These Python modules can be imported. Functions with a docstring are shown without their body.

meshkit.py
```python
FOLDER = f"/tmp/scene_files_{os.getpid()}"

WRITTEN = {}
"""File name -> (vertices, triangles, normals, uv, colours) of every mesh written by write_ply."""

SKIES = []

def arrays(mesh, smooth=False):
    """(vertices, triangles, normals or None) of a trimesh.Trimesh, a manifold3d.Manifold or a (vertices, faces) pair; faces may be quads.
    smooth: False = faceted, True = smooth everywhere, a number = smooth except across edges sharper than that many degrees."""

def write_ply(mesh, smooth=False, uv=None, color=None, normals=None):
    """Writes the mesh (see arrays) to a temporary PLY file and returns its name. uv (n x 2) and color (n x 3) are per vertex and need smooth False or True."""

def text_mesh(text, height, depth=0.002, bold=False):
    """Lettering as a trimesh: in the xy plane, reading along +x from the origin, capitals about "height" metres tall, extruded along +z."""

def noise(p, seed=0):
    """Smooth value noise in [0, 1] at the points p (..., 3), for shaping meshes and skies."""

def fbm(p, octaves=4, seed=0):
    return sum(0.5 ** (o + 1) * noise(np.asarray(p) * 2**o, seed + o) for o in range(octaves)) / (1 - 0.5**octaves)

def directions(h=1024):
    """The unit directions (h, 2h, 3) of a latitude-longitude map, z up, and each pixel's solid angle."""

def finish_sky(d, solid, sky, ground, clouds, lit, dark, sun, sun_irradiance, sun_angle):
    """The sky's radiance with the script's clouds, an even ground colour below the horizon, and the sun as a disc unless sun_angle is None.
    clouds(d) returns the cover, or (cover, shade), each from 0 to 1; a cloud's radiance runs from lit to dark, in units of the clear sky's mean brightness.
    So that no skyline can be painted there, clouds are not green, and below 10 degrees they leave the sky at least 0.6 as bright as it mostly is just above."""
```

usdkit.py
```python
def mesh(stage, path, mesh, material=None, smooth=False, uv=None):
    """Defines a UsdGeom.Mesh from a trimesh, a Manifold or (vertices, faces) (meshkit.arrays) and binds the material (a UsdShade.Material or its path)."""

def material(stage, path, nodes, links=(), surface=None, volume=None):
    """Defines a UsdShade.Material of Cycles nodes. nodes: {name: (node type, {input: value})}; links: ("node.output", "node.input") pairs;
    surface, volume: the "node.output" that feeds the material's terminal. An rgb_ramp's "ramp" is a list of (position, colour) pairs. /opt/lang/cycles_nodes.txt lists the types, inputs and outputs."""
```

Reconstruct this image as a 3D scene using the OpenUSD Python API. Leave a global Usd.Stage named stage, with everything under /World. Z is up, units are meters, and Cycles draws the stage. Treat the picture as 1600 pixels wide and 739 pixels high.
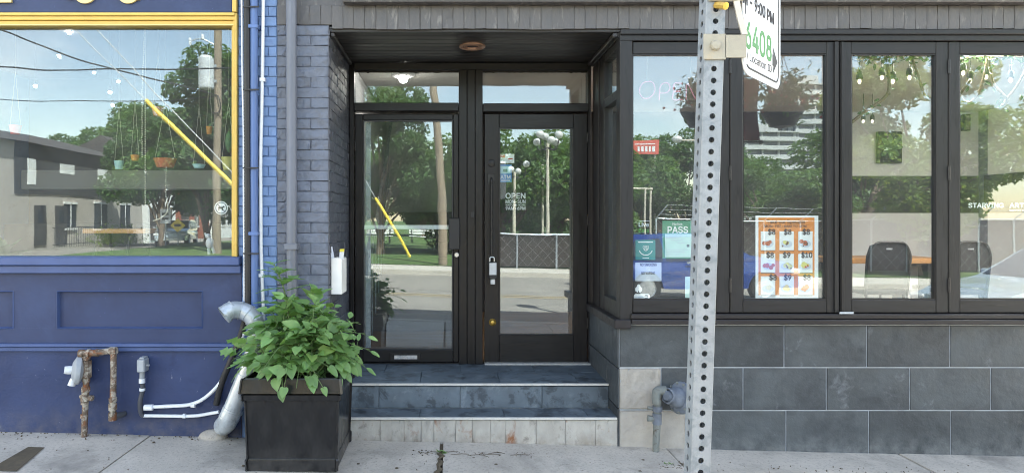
import math, random
import numpy as np, trimesh, shapely
from shapely.geometry import Polygon, Point, box as sbox
import usdkit, meshkit
from pxr import Usd, UsdGeom, UsdLux, UsdShade, Gf, Sdf

stage = Usd.Stage.CreateInMemory()
UsdGeom.SetStageUpAxis(stage, 'Z')
UsdGeom.Xform.Define(stage, '/World')
UsdGeom.Scope.Define(stage, '/World/Looks')

# ------------------------------------------------------------------ camera, sky, sun, exposure
EYE = (0.0, -4.5, 1.54)
F = 1021.0                       # focal length in photograph pixels (1600 wide)
CX, CY = 700.0, 345.0            # principal point in the photograph
EXPOSURE = 2.6
SUN_ELEV, SUN_DIR = math.radians(56), (0.62, 1.0)
SKY_STRENGTH, SUN_INTENSITY = 0.13, 1.25

cam = UsdGeom.Camera.Define(stage, '/World/camera')
cam.CreateHorizontalApertureAttr(36.0)
cam.CreateVerticalApertureAttr(36.0 * 739 / 1600)
cam.CreateFocalLengthAttr(36.0 * F / 1600)
cam.CreateHorizontalApertureOffsetAttr(36.0 * (800 - CX) / 1600)
cam.CreateVerticalApertureOffsetAttr(36.0 * (CY - 369.5) / 1600)
cam.CreateClippingRangeAttr(Gf.Vec2f(0.05, 5000))
cam.CreateExposureAttr(EXPOSURE)
cam.AddTranslateOp().Set(Gf.Vec3d(*EYE))
cam.AddRotateXOp().Set(90.0)

az = math.atan2(SUN_DIR[0], SUN_DIR[1])
sund = np.array([math.sin(az) * math.cos(SUN_ELEV), math.cos(az) * math.cos(SUN_ELEV), math.sin(SUN_ELEV)])
sky_mat = usdkit.material(stage, '/World/Looks/sky_look', {
    'sky': ('sky_texture', dict(sky_type='single_scattering', sun_disc=False, sun_elevation=SUN_ELEV, sun_rotation=az, aerosol_density=0.7, ozone_density=1.0, air_density=1.0)),
    'tc': ('texture_coordinate', {}),
    'map': ('mapping', dict(scale=(1.0, 1.0, 2.6))),
    'n': ('noise_texture', dict(scale=2.2, detail=7.0, roughness=0.6)),
    'r': ('rgb_ramp', dict(ramp=[(0.0, (0, 0, 0)), (0.56, (0.0, 0.0, 0.0)), (0.8, (0.35, 0.35, 0.35)), (1, (0.4, 0.4, 0.4))])),
    'h': ('hsv', dict(saturation=1.02, value=1.15)),
    'mx': ('mix', dict(color2=(9.5, 9.6, 9.9))), 'wb': ('mix', dict(mix_type='multiply', fac=1.0, color2=(1.27, 1.0, .76))),
    'bg': ('background_shader', dict(strength=SKY_STRENGTH))},
    [('tc.generated', 'map.vector'), ('map.vector', 'n.vector'), ('n.fac', 'r.fac'), ('sky.color', 'h.color'), ('h.color', 'mx.color1'), ('r.color', 'mx.fac'), ('mx.color', 'wb.color1'), ('wb.color', 'bg.color')], surface='bg.background')
dome = UsdLux.DomeLight.Define(stage, '/World/sky')
UsdShade.MaterialBindingAPI.Apply(dome.GetPrim()).Bind(sky_mat)
sun = UsdLux.DistantLight.Define(stage, '/World/sun')
sun.CreateIntensityAttr(SUN_INTENSITY); sun.CreateAngleAttr(0.53); sun.CreateNormalizeAttr(True); sun.CreateColorAttr(Gf.Vec3f(1.0, 0.93, 0.82))
sun.AddOrientOp().Set(Gf.Quatf(Gf.Rotation(Gf.Vec3d(0, 0, 1), Gf.Vec3d(*map(float, sund))).GetQuat()))

# ------------------------------------------------------------------ helpers
def X(px, y=0.0): return (px - CX) * (y + 4.5) / F
def Z(py, y=0.0): return EYE[2] - (py - CY) * (y + 4.5) / F
def P(px, py, y): return np.array([X(px, y), y, Z(py, y)])
def R(px, L, py=None, plane=0.0):
    """A place across the street: the point whose mirror image in the pane at y=plane lies at distance L."""
    y = 2 * plane + 4.5 - L
    return ((px - CX) * L / F, y) if py is None else ((px - CX) * L / F, y, EYE[2] - (py - CY) * L / F)
def ground(x): return 0.018 - 0.0245 * float(np.clip(x, -9, 9))
def lin(r, g, b): return tuple(((c / 255) / 12.92 if c / 255 <= .04045 else ((c / 255 + .055) / 1.055) ** 2.4) for c in (r, g, b))

_count, _base = {}, {}
def _path(parent, name):
    p = f'{parent}/{name}'
    k = _count.get(p, 0); _count[p] = k + 1
    return p if k == 0 else f'{p}_{k:03d}'
def _keys(prim, label=None, cat=None, group=None, kind=None):
    for k, v in (('label', label), ('category', cat), ('group', group), ('kind', kind)):
        if v: prim.SetCustomDataByKey(k, v)
def thing(name, label, cat, loc=(0, 0, 0), group=None, kind=None, rz=None, local=False):
    p = _path('/World', name)
    x = UsdGeom.Xform.Define(stage, p)
    x.AddTranslateOp().Set(Gf.Vec3d(*map(float, loc)))
    if rz is not None: x.AddRotateZOp().Set(float(rz))
    _keys(x.GetPrim(), label, cat, group, kind)
    _base[p] = np.zeros(3) if local else np.array(loc, float)
    return p
def part(parent, name, mesh, mat, smooth=False, label=None, kind=None):
    if isinstance(mesh, list):            # several alike pieces: a part each
        return [part(parent, name, q_, mat, smooth, label, kind) for q_ in mesh][0]
    p = _path(parent, name)
    b = _base.get(parent, np.zeros(3))
    _base[p] = b
    if b.any():
        if isinstance(mesh, tuple): mesh = (np.asarray(mesh[0]) - b, mesh[1])
        else: mesh = mesh.copy(); mesh.apply_translation(-b)
    m = usdkit.mesh(stage, p, mesh, mat, smooth=smooth)
    _keys(m.GetPrim(), label, None, None, kind)
    return p
def holder(parent, name, label=None):
    p = _path(parent, name); UsdGeom.Xform.Define(stage, p); _base[p] = _base.get(parent, np.zeros(3))
    if label: stage.GetPrimAtPath(p).SetCustomDataByKey('label', label)
    return p
def single(name, mesh, mat, label, cat, smooth=False, group=None, kind=None):
    p = _path('/World', name)
    m = usdkit.mesh(stage, p, mesh, mat, smooth=smooth)
    _keys(m.GetPrim(), label, cat, group, kind)
    return p
def copy(src, loc, rz, label, cat, group=None, name=None, scale=None):
    p = _path('/World', name or src.split('/')[2].rstrip('0123456789').rstrip('_'))
    x = UsdGeom.Xform.Define(stage, p)
    x.AddTranslateOp().Set(Gf.Vec3d(*map(float, loc))); x.AddRotateZOp().Set(float(rz))
    if scale is not None: x.AddScaleOp().Set(Gf.Vec3f(*scale))
    x.GetPrim().GetReferences().AddInternalReference(src)
    x.GetPrim().SetInstanceable(True)
    _keys(x.GetPrim(), label, cat, group)
    return p

cat_ = trimesh.util.concatenate
def tm(v, f): 
    f = np.asarray(f)
    if f.shape[1] == 4: f = np.vstack([f[:, [0, 1, 2]], f[:, [0, 2, 3]]])
    return trimesh.Trimesh(np.asarray(v, float), f, process=False)
def bx(x0, x1, y0, y1, z0, z1, b=0.0):
    """A box, with chamfered edges when b > 0."""
    c = np.array([(x0 + x1) / 2, (y0 + y1) / 2, (z0 + z1) / 2]); h = np.abs(np.array([x1 - x0, y1 - y0, z1 - z0])) / 2
    if b <= 0:
        m = trimesh.creation.box(2 * h); m.apply_translation(c); return m
    b = min(b, h.min() * .45); pts = []
    for s in np.ndindex(2, 2, 2):
        s = np.array(s) * 2 - 1
        for k in range(3):
            d = h - b; d[k] = h[k]; pts.append(c + s * d)
    return trimesh.convex.convex_hull(np.array(pts))
def tube(pts, r, n=10, cap=True):
    p = np.asarray(pts, float); m = len(p); r = np.broadcast_to(np.asarray(r, float), (m,))
    t = np.gradient(p, axis=0); t /= np.linalg.norm(t, axis=1, keepdims=True) + 1e-12
    a = np.cross(t[0], [0, 0, 1.] if abs(t[0][2]) < .9 else [1., 0, 0]); a /= np.linalg.norm(a)
    ang = np.arange(n) * 2 * np.pi / n; V = []
    for i in range(m):
        a = a - t[i] * (a @ t[i]); a /= np.linalg.norm(a) + 1e-12; b = np.cross(t[i], a)
        V.append(p[i] + r[i] * (np.cos(ang)[:, None] * a + np.sin(ang)[:, None] * b))
    V = np.vstack(V); Fc = []
    for i in range(m - 1):
        for j in range(n): Fc.append((i * n + j, i * n + (j + 1) % n, (i + 1) * n + (j + 1) % n, (i + 1) * n + j))
    Fc = np.array(Fc); T = [Fc[:, [0, 1, 2]], Fc[:, [0, 2, 3]]]
    if cap:
        V = np.vstack([V, p[0], p[-1]]); k = m * n
        T.append(np.array([(k, (j + 1) % n, j) for j in range(n)])); T.append(np.array([(k + 1, (m - 1) * n + j, (m - 1) * n + (j + 1) % n) for j in range(n)]))
    return trimesh.Trimesh(V, np.vstack(T), process=False)
def smooth_line(pts, per=8):
    """A Catmull-Rom line through the points."""
    p = np.asarray(pts, float); q = np.vstack([2 * p[0] - p[1], p, 2 * p[-1] - p[-2]]); out = []
    for i in range(1, len(q) - 2):
        for t in np.linspace(0, 1, per, endpoint=False):
            out.append(.5 * (2 * q[i] + (q[i + 1] - q[i - 1]) * t + (2 * q[i - 1] - 5 * q[i] + 4 * q[i + 1] - q[i + 2]) * t * t + (3 * q[i] - q[i - 1] - 3 * q[i + 1] + q[i + 2]) * t ** 3))
    return np.array(out + [p[-1]])
def rounded(pts, rad, per=6):
    """A polyline whose corners are rounded with radius-like cut rad."""
    p = np.asarray(pts, float); out = [p[0]]
    for i in range(1, len(p) - 1):
        a, b = p[i - 1] - p[i], p[i + 1] - p[i]; la, lb = np.linalg.norm(a), np.linalg.norm(b)
        c = min(rad, la * .45, lb * .45); s, e = p[i] + a / la * c, p[i] + b / lb * c
        for t in np.linspace(0, 1, per): out.append((1 - t) ** 2 * s + 2 * t * (1 - t) * p[i] + t * t * e)
    return np.array(out + [p[-1]])
def lathe(profile, center, axis=(0, 0, 1), n=20):
    """Revolves (r, h) pairs about the axis through center."""
    pr = np.asarray(profile, float); w = np.asarray(axis, float); w /= np.linalg.norm(w)
    a = np.cross(w, [0, 0, 1.] if abs(w[2]) < .9 else [1., 0, 0]); a /= np.linalg.norm(a); b = np.cross(w, a)
    ang = np.arange(n) * 2 * np.pi / n
    V = np.array([np.asarray(center) + w * h + r * (math.cos(t) * a + math.sin(t) * b) for r, h in pr for t in ang])
    Fc = np.array([(i * n + j, i * n + (j + 1) % n, (i + 1) * n + (j + 1) % n, (i + 1) * n + j) for i in range(len(pr) - 1) for j in range(n)])
    return tm(V, Fc)
def ball(c, r, sub=2):
    m = trimesh.creation.icosphere(sub, 1.0); m.apply_scale(np.broadcast_to(r, 3)); m.apply_translation(c); return m
MAPS = {'front': lambda u, v, d, o: (u, o - d, v), 'right': lambda u, v, d, o: (o + d, u, v), 'top': lambda u, v, d, o: (u, v, o + d)}
def piece(face, u0, u1, v0, v1, o, d=.012, ch=.004, nu=4, nv=3, rough=.002, seed=0, jit=0.0, tilt=0.0):
    """A brick, tile or stone lying on the plane o of a wall (front: faces -y, right: faces +x) or floor (top), d thick, with a chamfered, uneven face."""
    g = np.random.default_rng(seed)
    u0, u1, v0, v1 = (a + g.normal(0, jit) if jit else a for a in (u0, u1, v0, v1))
    us, vs = np.linspace(u0 + ch, u1 - ch, nu), np.linspace(v0 + ch, v1 - ch, nv)
    V, Fc = [], []
    ta, tb = g.normal(0, tilt, 2) if tilt else (0, 0)
    for j, v in enumerate(vs):
        for i, u in enumerate(us):
            edge = i in (0, nu - 1) or j in (0, nv - 1)
            V.append((u + (0 if edge else g.normal(0, ch)), v + (0 if edge else g.normal(0, ch)), d + g.normal(0, rough) + ta * (i / (nu - 1) - .5) + tb * (j / (nv - 1) - .5)))
    idx = lambda i, j: j * nu + i
    for j in range(nv - 1):
        for i in range(nu - 1): Fc += [(idx(i, j), idx(i + 1, j), idx(i + 1, j + 1)), (idx(i, j), idx(i + 1, j + 1), idx(i, j + 1))]
    ring = [idx(i, 0) for i in range(nu)] + [idx(nu - 1, j) for j in range(1, nv)] + [idx(i, nv - 1) for i in range(nu - 2, -1, -1)] + [idx(0, j) for j in range(nv - 2, 0, -1)]
    mid = len(V); cu, cv = (u0 + u1) / 2, (v0 + v1) / 2
    for r in ring:
        u, v, dd = V[r]; V.append((u + math.copysign(ch, u - cu) * (u in (us[0], us[-1])), v + math.copysign(ch, v - cv) * (v in (vs[0], vs[-1])), d - ch))
    low = len(V)
    for k in range(len(ring)): V.append((V[mid + k][0], V[mid + k][1], 0.0))
    n = len(ring)
    for k in range(n):
        k2 = (k + 1) % n
        for A, B in ((ring, [mid + q for q in range(n)]), ([mid + q for q in range(n)], [low + q for q in range(n)])):
            Fc += [(A[k2], A[k], B[k]), (A[k2], B[k], B[k2])]
    W = np.array([MAPS[face](u, v, dd, o) for u, v, dd in V])
    return trimesh.Trimesh(W, np.array(Fc), process=False)
def grid(face, u0, u1, v0, v1, o, nu, nv, amp, seed, fr=4.0):
    """An uneven sheet of wall or ground with a skirt going back 3 cm."""
    us, vs = np.linspace(u0, u1, nu), np.linspace(v0, v1, nv)
    U, Vv = np.meshgrid(us, vs); q = np.stack([U * fr, Vv * fr, np.full_like(U, seed)], -1)
    D = amp * (meshkit.fbm(q, 4, seed) - .5) * 2
    pts = np.array([MAPS[face](u, v, d, o) for u, v, d in zip(U.ravel(), Vv.ravel(), D.ravel())])
    Fc = np.array([(j * nu + i, j * nu + i + 1, (j + 1) * nu + i + 1, (j + 1) * nu + i) for j in range(nv - 1) for i in range(nu - 1)])
    return tm(pts, Fc)
def words(text, x0, x1, z0, h, y, mat=None, bold=False, depth=.0012):
    """Lettering facing -y between x0 and x1, base line z0, capitals h high."""
    m = meshkit.text_mesh(text, h, depth, bold); v = m.vertices.copy()
    a, b = v[:, 0].min(), v[:, 0].max()
    v[:, 0] = x0 + (v[:, 0] - a) * (x1 - x0) / (b - a)
    m.vertices = np.stack([v[:, 0], y - v[:, 2], z0 + v[:, 1]], 1); return m
def plate(poly, y, d):
    """A shapely outline in (x, z) as a plate whose face is at y and which goes back by d."""
    gs = getattr(poly, 'geoms', [poly]); out = []
    for g in gs:
        m = trimesh.creation.extrude_polygon(g, d, engine='earcut'); v = m.vertices
        m.vertices = np.stack([v[:, 0], y + d - v[:, 2], v[:, 1]], 1); out.append(m)
    return cat_(out)

# ------------------------------------------------------------------ materials
def mat(name, c, rough=.6, var=.12, scale=5, c2=None, at2=(.55, .7), s2=3.0, c3=None, at3=(.6, .72), s3=9.0, rnd=0.0, bump=.25, bscale=70, bdist=.003, metal=0., spec=.5, stretch=(1, 1, 1), coat=0., trans=None, bump2=0.0, b2scale=8, rot=(0, 0, 0), low=None, chip=None):
    """Procedural paint, stone, wood or metal: a base colour with drifting tone, up to two kinds of patches (c2, c3), fine relief, and a tone per piece (rnd)."""
    N = {'g': ('geometry', {}), 'm': ('mapping', dict(scale=stretch)),
         'n': ('noise_texture', dict(scale=scale, detail=8., roughness=.62)),
         'r': ('rgb_ramp', dict(ramp=[(.28, tuple(x * (1 - var) for x in c)), (.5, c), (.72, tuple(min(x * (1 + var), .95) for x in c))])),
         'b': ('noise_texture', dict(scale=bscale, detail=5., roughness=.65)), 'bp': ('bump', dict(strength=bump, distance=bdist)),
         'p': ('principled_bsdf', dict(roughness=rough, metallic=metal, specular_ior_level=spec, coat_weight=coat)),
         'rr': ('map_range', dict(from_min=.3, from_max=.7, to_min=max(rough - .12, .03), to_max=min(rough + .12, 1.)))}
    K = [('g.position', 'm.vector'), ('m.vector', 'n.vector'), ('m.vector', 'b.vector'), ('n.fac', 'r.fac'), ('b.fac', 'bp.height'), ('bp.normal', 'p.normal'), ('n.fac', 'rr.value'), ('rr.result', 'p.roughness')]
    if rnd:                                  # every piece takes its own stretch of the pattern
        N['oi'] = ('object_info', {}); N['om'] = ('vector_math', dict(math_type='scale', vector1=(31.7, 17.3, 23.1))); N['oa'] = ('vector_math', dict(math_type='add'))
        K = [('g.position', 'oa.vector1'), ('oi.random', 'om.scale'), ('om.vector', 'oa.vector2'), ('oa.vector', 'm.vector')] + K[1:]
    pos = 'oa.vector' if rnd else 'g.position'
    col = 'r.color'
    for i, (cc, at, s) in enumerate(((c2, at2, s2), (c3, at3, s3))):
        if cc is None: continue
        N[f'q{i}'] = ('noise_texture', dict(scale=s, detail=9., roughness=.68, distortion=.4)); N[f'k{i}'] = ('rgb_ramp', dict(ramp=[(at[0], (0, 0, 0)), (at[1], (1, 1, 1))])); N[f'x{i}'] = ('mix', dict(color2=cc))
        N[f'o{i}'] = ('mapping', dict(scale=stretch, rotation=rot if i else (0, 0, 0), location=(3.7 * i + 1.3, 7.1, 2.9)))
        K += [(pos, f'o{i}.vector'), (f'o{i}.vector', f'q{i}.vector'), (f'q{i}.fac', f'k{i}.fac'), (f'k{i}.color', f'x{i}.fac'), (col, f'x{i}.color1')]; col = f'x{i}.color'
    if rnd:
        N['or'] = ('map_range', dict(to_min=1 - rnd, to_max=1 + rnd)); N['oh'] = ('hsv', {})
        K += [('oi.random', 'or.value'), ('or.result', 'oh.value'), (col, 'oh.color')]; col = 'oh.color'
    if low:                                  # splashed dirt or lime near the ground: (colour, full at z, gone at z, strength)
        N['lz'] = ('separate_xyz', {}); N['lm'] = ('map_range', dict(from_min=low[2], from_max=low[1], to_min=0., to_max=low[3], clamp=True)); N['ln'] = ('noise_texture', dict(scale=9., detail=8., roughness=.7)); N['lr'] = ('rgb_ramp', dict(ramp=[(.38, (0, 0, 0)), (.62, (1, 1, 1))]))
        N['lx'] = ('math', dict(math_type='multiply')); N['lc'] = ('mix', dict(color2=low[0]))
        K += [('g.position', 'lz.vector'), ('lz.z', 'lm.value'), ('g.position', 'ln.vector'), ('ln.fac', 'lr.fac'), ('lm.result', 'lx.value1'), ('lr.color', 'lx.value2'), ('lx.value', 'lc.fac'), (col, 'lc.color1')]; col = 'lc.color'
    if chip:                                 # small chips and scuffs: (colour, threshold, scale)
        N['cm'] = ('mapping', dict(scale=(1, 1, 1), location=(9.1, 2.2, 5.5))); N['cn'] = ('noise_texture', dict(scale=chip[2], detail=6., roughness=.75, distortion=.8)); N['cr'] = ('rgb_ramp', dict(ramp=[(chip[1], (0, 0, 0)), (chip[1] + .03, (1, 1, 1))])); N['cc'] = ('mix', dict(color2=chip[0]))
        K += [(pos, 'cm.vector'), ('cm.vector', 'cn.vector'), ('cn.fac', 'cr.fac'), ('cr.color', 'cc.fac'), (col, 'cc.color1')]; col = 'cc.color'
    if bump2:
        N['b2'] = ('noise_texture', dict(scale=b2scale, detail=4.)); N['bq'] = ('bump', dict(strength=bump2, distance=.012)); K += [('g.position', 'b2.vector'), ('b2.fac', 'bq.height'), ('bq.normal', 'bp.normal')]
    K.append((col, 'p.base_color'))
    surf = 'p.BSDF'
    if trans:
        N['t'] = ('translucent_bsdf', dict(color=trans)); N['mc'] = ('mix_closure', dict(fac=.35)); K += [('p.BSDF', 'mc.closure1'), ('t.BSDF', 'mc.closure2')]; surf = 'mc.closure'
    return usdkit.material(stage, f'/World/Looks/{name}', N, K, surface=surf)
def glow(name, c, s):
    return usdkit.material(stage, f'/World/Looks/{name}', {'e': ('emission', dict(color=c, strength=s))}, [], surface='e.emission')
def glass(name, wav=.25, wscale=1.6, f0=.11, tint=(.95, .97, .96), stretch=(1, 1, 1), dust=.011):
    """A clear pane, faintly wavy: reflects by angle, lets everything else through."""
    return usdkit.material(stage, f'/World/Looks/{name}', {
        'g': ('geometry', {}), 'm': ('mapping', dict(scale=stretch)), 'n': ('noise_texture', dict(scale=wscale, detail=1.5, roughness=.4)), 'b': ('bump', dict(strength=wav, distance=.004)),
        'lw': ('layer_weight', dict(blend=.5)), 'pw': ('math', dict(math_type='power', value2=5.)), 'ma': ('math', dict(math_type='multiply_add', value2=1 - f0, value3=f0)),
        't': ('transparent_bsdf', dict(color=tint)), 's': ('glossy_bsdf', dict(roughness=0.0, color=(.76, .9, 1.0))), 'x': ('mix_closure', {}), 'df': ('diffuse_bsdf', dict(color=(.8, .8, .78))), 'dn': ('noise_texture', dict(scale=3., detail=6., roughness=.7)), 'dm': ('map_range', dict(from_min=.35, from_max=.7, to_min=dust * .6, to_max=dust * 1.5)), 'y': ('mix_closure', {})},
        [('g.position', 'm.vector'), ('m.vector', 'n.vector'), ('n.fac', 'b.height'), ('b.normal', 's.normal'), ('lw.facing', 'pw.value1'), ('pw.value', 'ma.value1'), ('ma.value', 'x.fac'), ('t.BSDF', 'x.closure1'), ('s.BSDF', 'x.closure2'), ('g.position', 'dn.vector'), ('dn.fac', 'dm.value'), ('dm.result', 'y.fac'), ('x.closure', 'y.closure1'), ('df.BSDF', 'y.closure2')], surface='y.closure')

M = {}
M['blue_wall'] = mat('blue_wall', lin(47, 58, 90), .5, .2, 3, spec=.3, c2=lin(37, 46, 74), at2=(.55, .75), low=(lin(110, 104, 98), .06, .3, .4), chip=(lin(120, 124, 140), .655, 20), bump=.7, bscale=40, bump2=.5, b2scale=5)
M['blue_trim'] = mat('blue_trim', lin(66, 82, 122), .42, .16, 4, spec=.4, chip=(lin(42, 52, 80), .67, 18), c2=lin(92, 110, 154), at2=(.66, .8), bump=.25, bscale=60)
M['blue_dark'] = mat('blue_dark', lin(47, 57, 86), .45, .16, 3, spec=.3, c2=lin(54, 66, 98), at2=(.5, .7), chip=(lin(84, 94, 140), .68, 16), bump=.35, bscale=40)
M['blue_brick'] = mat('blue_brick', lin(102, 128, 168), .5, .12, 8, rnd=.06, c2=lin(78, 100, 140), at2=(.6, .72), s2=7, bump=.5, bscale=60)
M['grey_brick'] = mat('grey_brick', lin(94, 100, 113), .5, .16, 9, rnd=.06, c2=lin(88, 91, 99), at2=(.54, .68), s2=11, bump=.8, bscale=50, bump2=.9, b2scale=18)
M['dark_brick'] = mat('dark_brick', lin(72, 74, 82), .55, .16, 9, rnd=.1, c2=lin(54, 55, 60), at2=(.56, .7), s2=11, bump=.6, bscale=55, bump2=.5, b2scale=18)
M['lintel'] = mat('lintel', lin(80, 78, 78), .5, .16, 7, rnd=.04, c2=lin(108, 105, 103), at2=(.58, .66), s2=9, stretch=(2.2, 1, .5), bump=.5, bscale=50, bump2=.4, b2scale=14)
M['soffit'] = mat('soffit', lin(44, 42, 41), .42, .15, 3, stretch=(.35, 2, 2), bump=.3, bscale=40)
M['black_wood'] = mat('black_wood', lin(30, 29, 29), .4, .25, 10, spec=.35, c2=lin(54, 50, 47), at2=(.6, .78), s2=14, rnd=.06, stretch=(3, 3, .35), chip=(lin(112, 100, 88), .735, 30), bump=.45, bscale=45, bdist=.002)
M['black_rail'] = mat('black_rail', lin(30, 29, 29), .4, .25, 10, spec=.35, c2=lin(54, 50, 47), at2=(.6, .78), s2=14, rnd=.06, stretch=(.35, 3, 3), chip=(lin(112, 100, 88), .735, 30), bump=.45, bscale=45, bdist=.002)
M['black_sill'] = mat('black_sill', lin(34, 31, 31), .4, .2, 6, spec=.35, c2=lin(140, 128, 118), at2=(.68, .72), s2=9, stretch=(.5, 2, 2.4), bump=.4, bscale=50)
M['door_black'] = mat('door_black', lin(27, 25, 25), .36, .2, 6, spec=.35, c2=lin(48, 42, 39), at2=(.62, .8), s2=12, stretch=(3, 3, .4), bump=.35, bscale=40, bdist=.002)
M['slate'] = mat('slate', lin(60, 64, 66), .5, .26, 6, rnd=.24, c2=lin(42, 45, 48), at2=(.46, .66), s2=3.6, c3=lin(108, 112, 116), at3=(.62, .8), s3=5, rot=(0, .7, 0), low=(lin(132, 134, 134), -.1, .1, .5), chip=(lin(150, 150, 148), .75, 24), bump=1.0, bscale=16, bdist=.006, bump2=.4, b2scale=6)
M['slate_step'] = mat('slate_step', lin(86, 96, 104), .5, .26, 7, rnd=.1, c2=lin(58, 65, 71), at2=(.52, .6), s2=7.5, c3=lin(120, 130, 137), at3=(.54, .74), s3=6, bump=.6, bscale=24, bdist=.003)
M['grout'] = mat('grout', lin(150, 154, 158), .9, .25, 14, bump=.4)
M['stone'] = mat('stone', lin(158, 152, 143), .85, .2, 6, rnd=.07, c2=lin(120, 114, 106), at2=(.6, .74), s2=7, bump=.9, bscale=26, bdist=.006, bump2=.5, b2scale=9)
M['stone_rust'] = mat('stone_rust', lin(160, 156, 148), .85, .16, 9, rnd=.03, c2=lin(124, 78, 46), at2=(.58, .68), s2=4.0, c3=lin(120, 114, 106), at3=(.56, .7), s3=12, stretch=(1.2, 1, .8), low=(lin(110, 98, 84), .0, .1, .6), bump=.8, bscale=26, bdist=.005)
M['nosing'] = mat('nosing', lin(192, 190, 184), .4, .1, 20, c2=lin(150, 148, 142), at2=(.6, .7), s2=12, metal=.3, bump=.2)
M['concrete'] = mat('concrete', lin(182, 174, 162), .85, .16, 3.0, rnd=.05, c2=lin(128, 123, 116), at2=(.5, .72), s2=1.8, c3=lin(140, 134, 126), at3=(.52, .68), s3=60, chip=(lin(84, 80, 75), .655, 14), bump=.7, bscale=160, bdist=.003)
M['joint_dirt'] = mat('joint_dirt', lin(88, 78, 62), .95, .3, 30, bump=.6, bscale=90)
M['asphalt'] = mat('asphalt', lin(136, 129, 119), .85, .12, .8, c2=lin(150, 142, 130), at2=(.5, .75), s2=.5, c3=lin(80, 78, 76), at3=(.64, .7), s3=.9, bump=.5, bscale=120)
M['kerb'] = mat('kerb', lin(186, 178, 164), .85, .1, 2, bump=.4)
M['road_paint'] = mat('road_paint', lin(166, 146, 110), .7, .1, 3, bump=.1)
M['grass'] = mat('grass', (.075, .13, .03), .9, .35, 1.5, c2=(.13, .15, .05), at2=(.5, .7), s2=.6, bump=.8, bscale=40, bdist=.02)
M['galv'] = mat('galv', lin(178, 184, 188), .42, .14, 10, metal=.35, c2=lin(150, 156, 160), at2=(.5, .62), s2=22, bump=.15, bscale=30)
M['duct'] = mat('duct', lin(186, 192, 196), .36, .14, 8, metal=.5, c2=lin(140, 146, 150), at2=(.54, .64), s2=11, chip=(lin(110, 110, 108), .7, 24), bump=.2, bscale=30)
M['white_pipe'] = mat('white_pipe', lin(222, 224, 226), .35, .06, 12, c2=lin(168, 160, 148), at2=(.66, .76), s2=12, bump=.1)
M['blue_pipe'] = mat('blue_pipe', lin(80, 104, 150), .4, .1, 8, stretch=(1, 1, .3), bump=.2)
M['grey_pipe'] = mat('grey_pipe', lin(100, 104, 114), .45, .12, 8, c2=lin(84, 88, 98), stretch=(1, 1, .25), bump=.3)
M['black_cable'] = mat('black_cable', lin(30, 29, 30), .5, .1, 8, bump=.2)
M['conduit_grey'] = mat('conduit_grey', lin(150, 154, 158), .5, .1, 12, bump=.2)
M['flex_dark'] = mat('flex_dark', lin(66, 68, 74), .5, .1, 12, bump=.2)
M['rust'] = mat('rust', lin(104, 88, 74), .8, .3, 16, c2=lin(124, 76, 44), at2=(.52, .62), s2=14, c3=lin(168, 160, 146), at3=(.5, .58), s3=18, bump=.8, bscale=70)
M['gas_grey'] = mat('gas_grey', lin(104, 111, 122), .5, .16, 9, c2=lin(80, 84, 90), bump=.3)
M['gas_pipe'] = mat('gas_pipe', lin(112, 116, 112), .6, .2, 14, c2=lin(84, 74, 62), at2=(.55, .65), s2=14, bump=.5)
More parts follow.
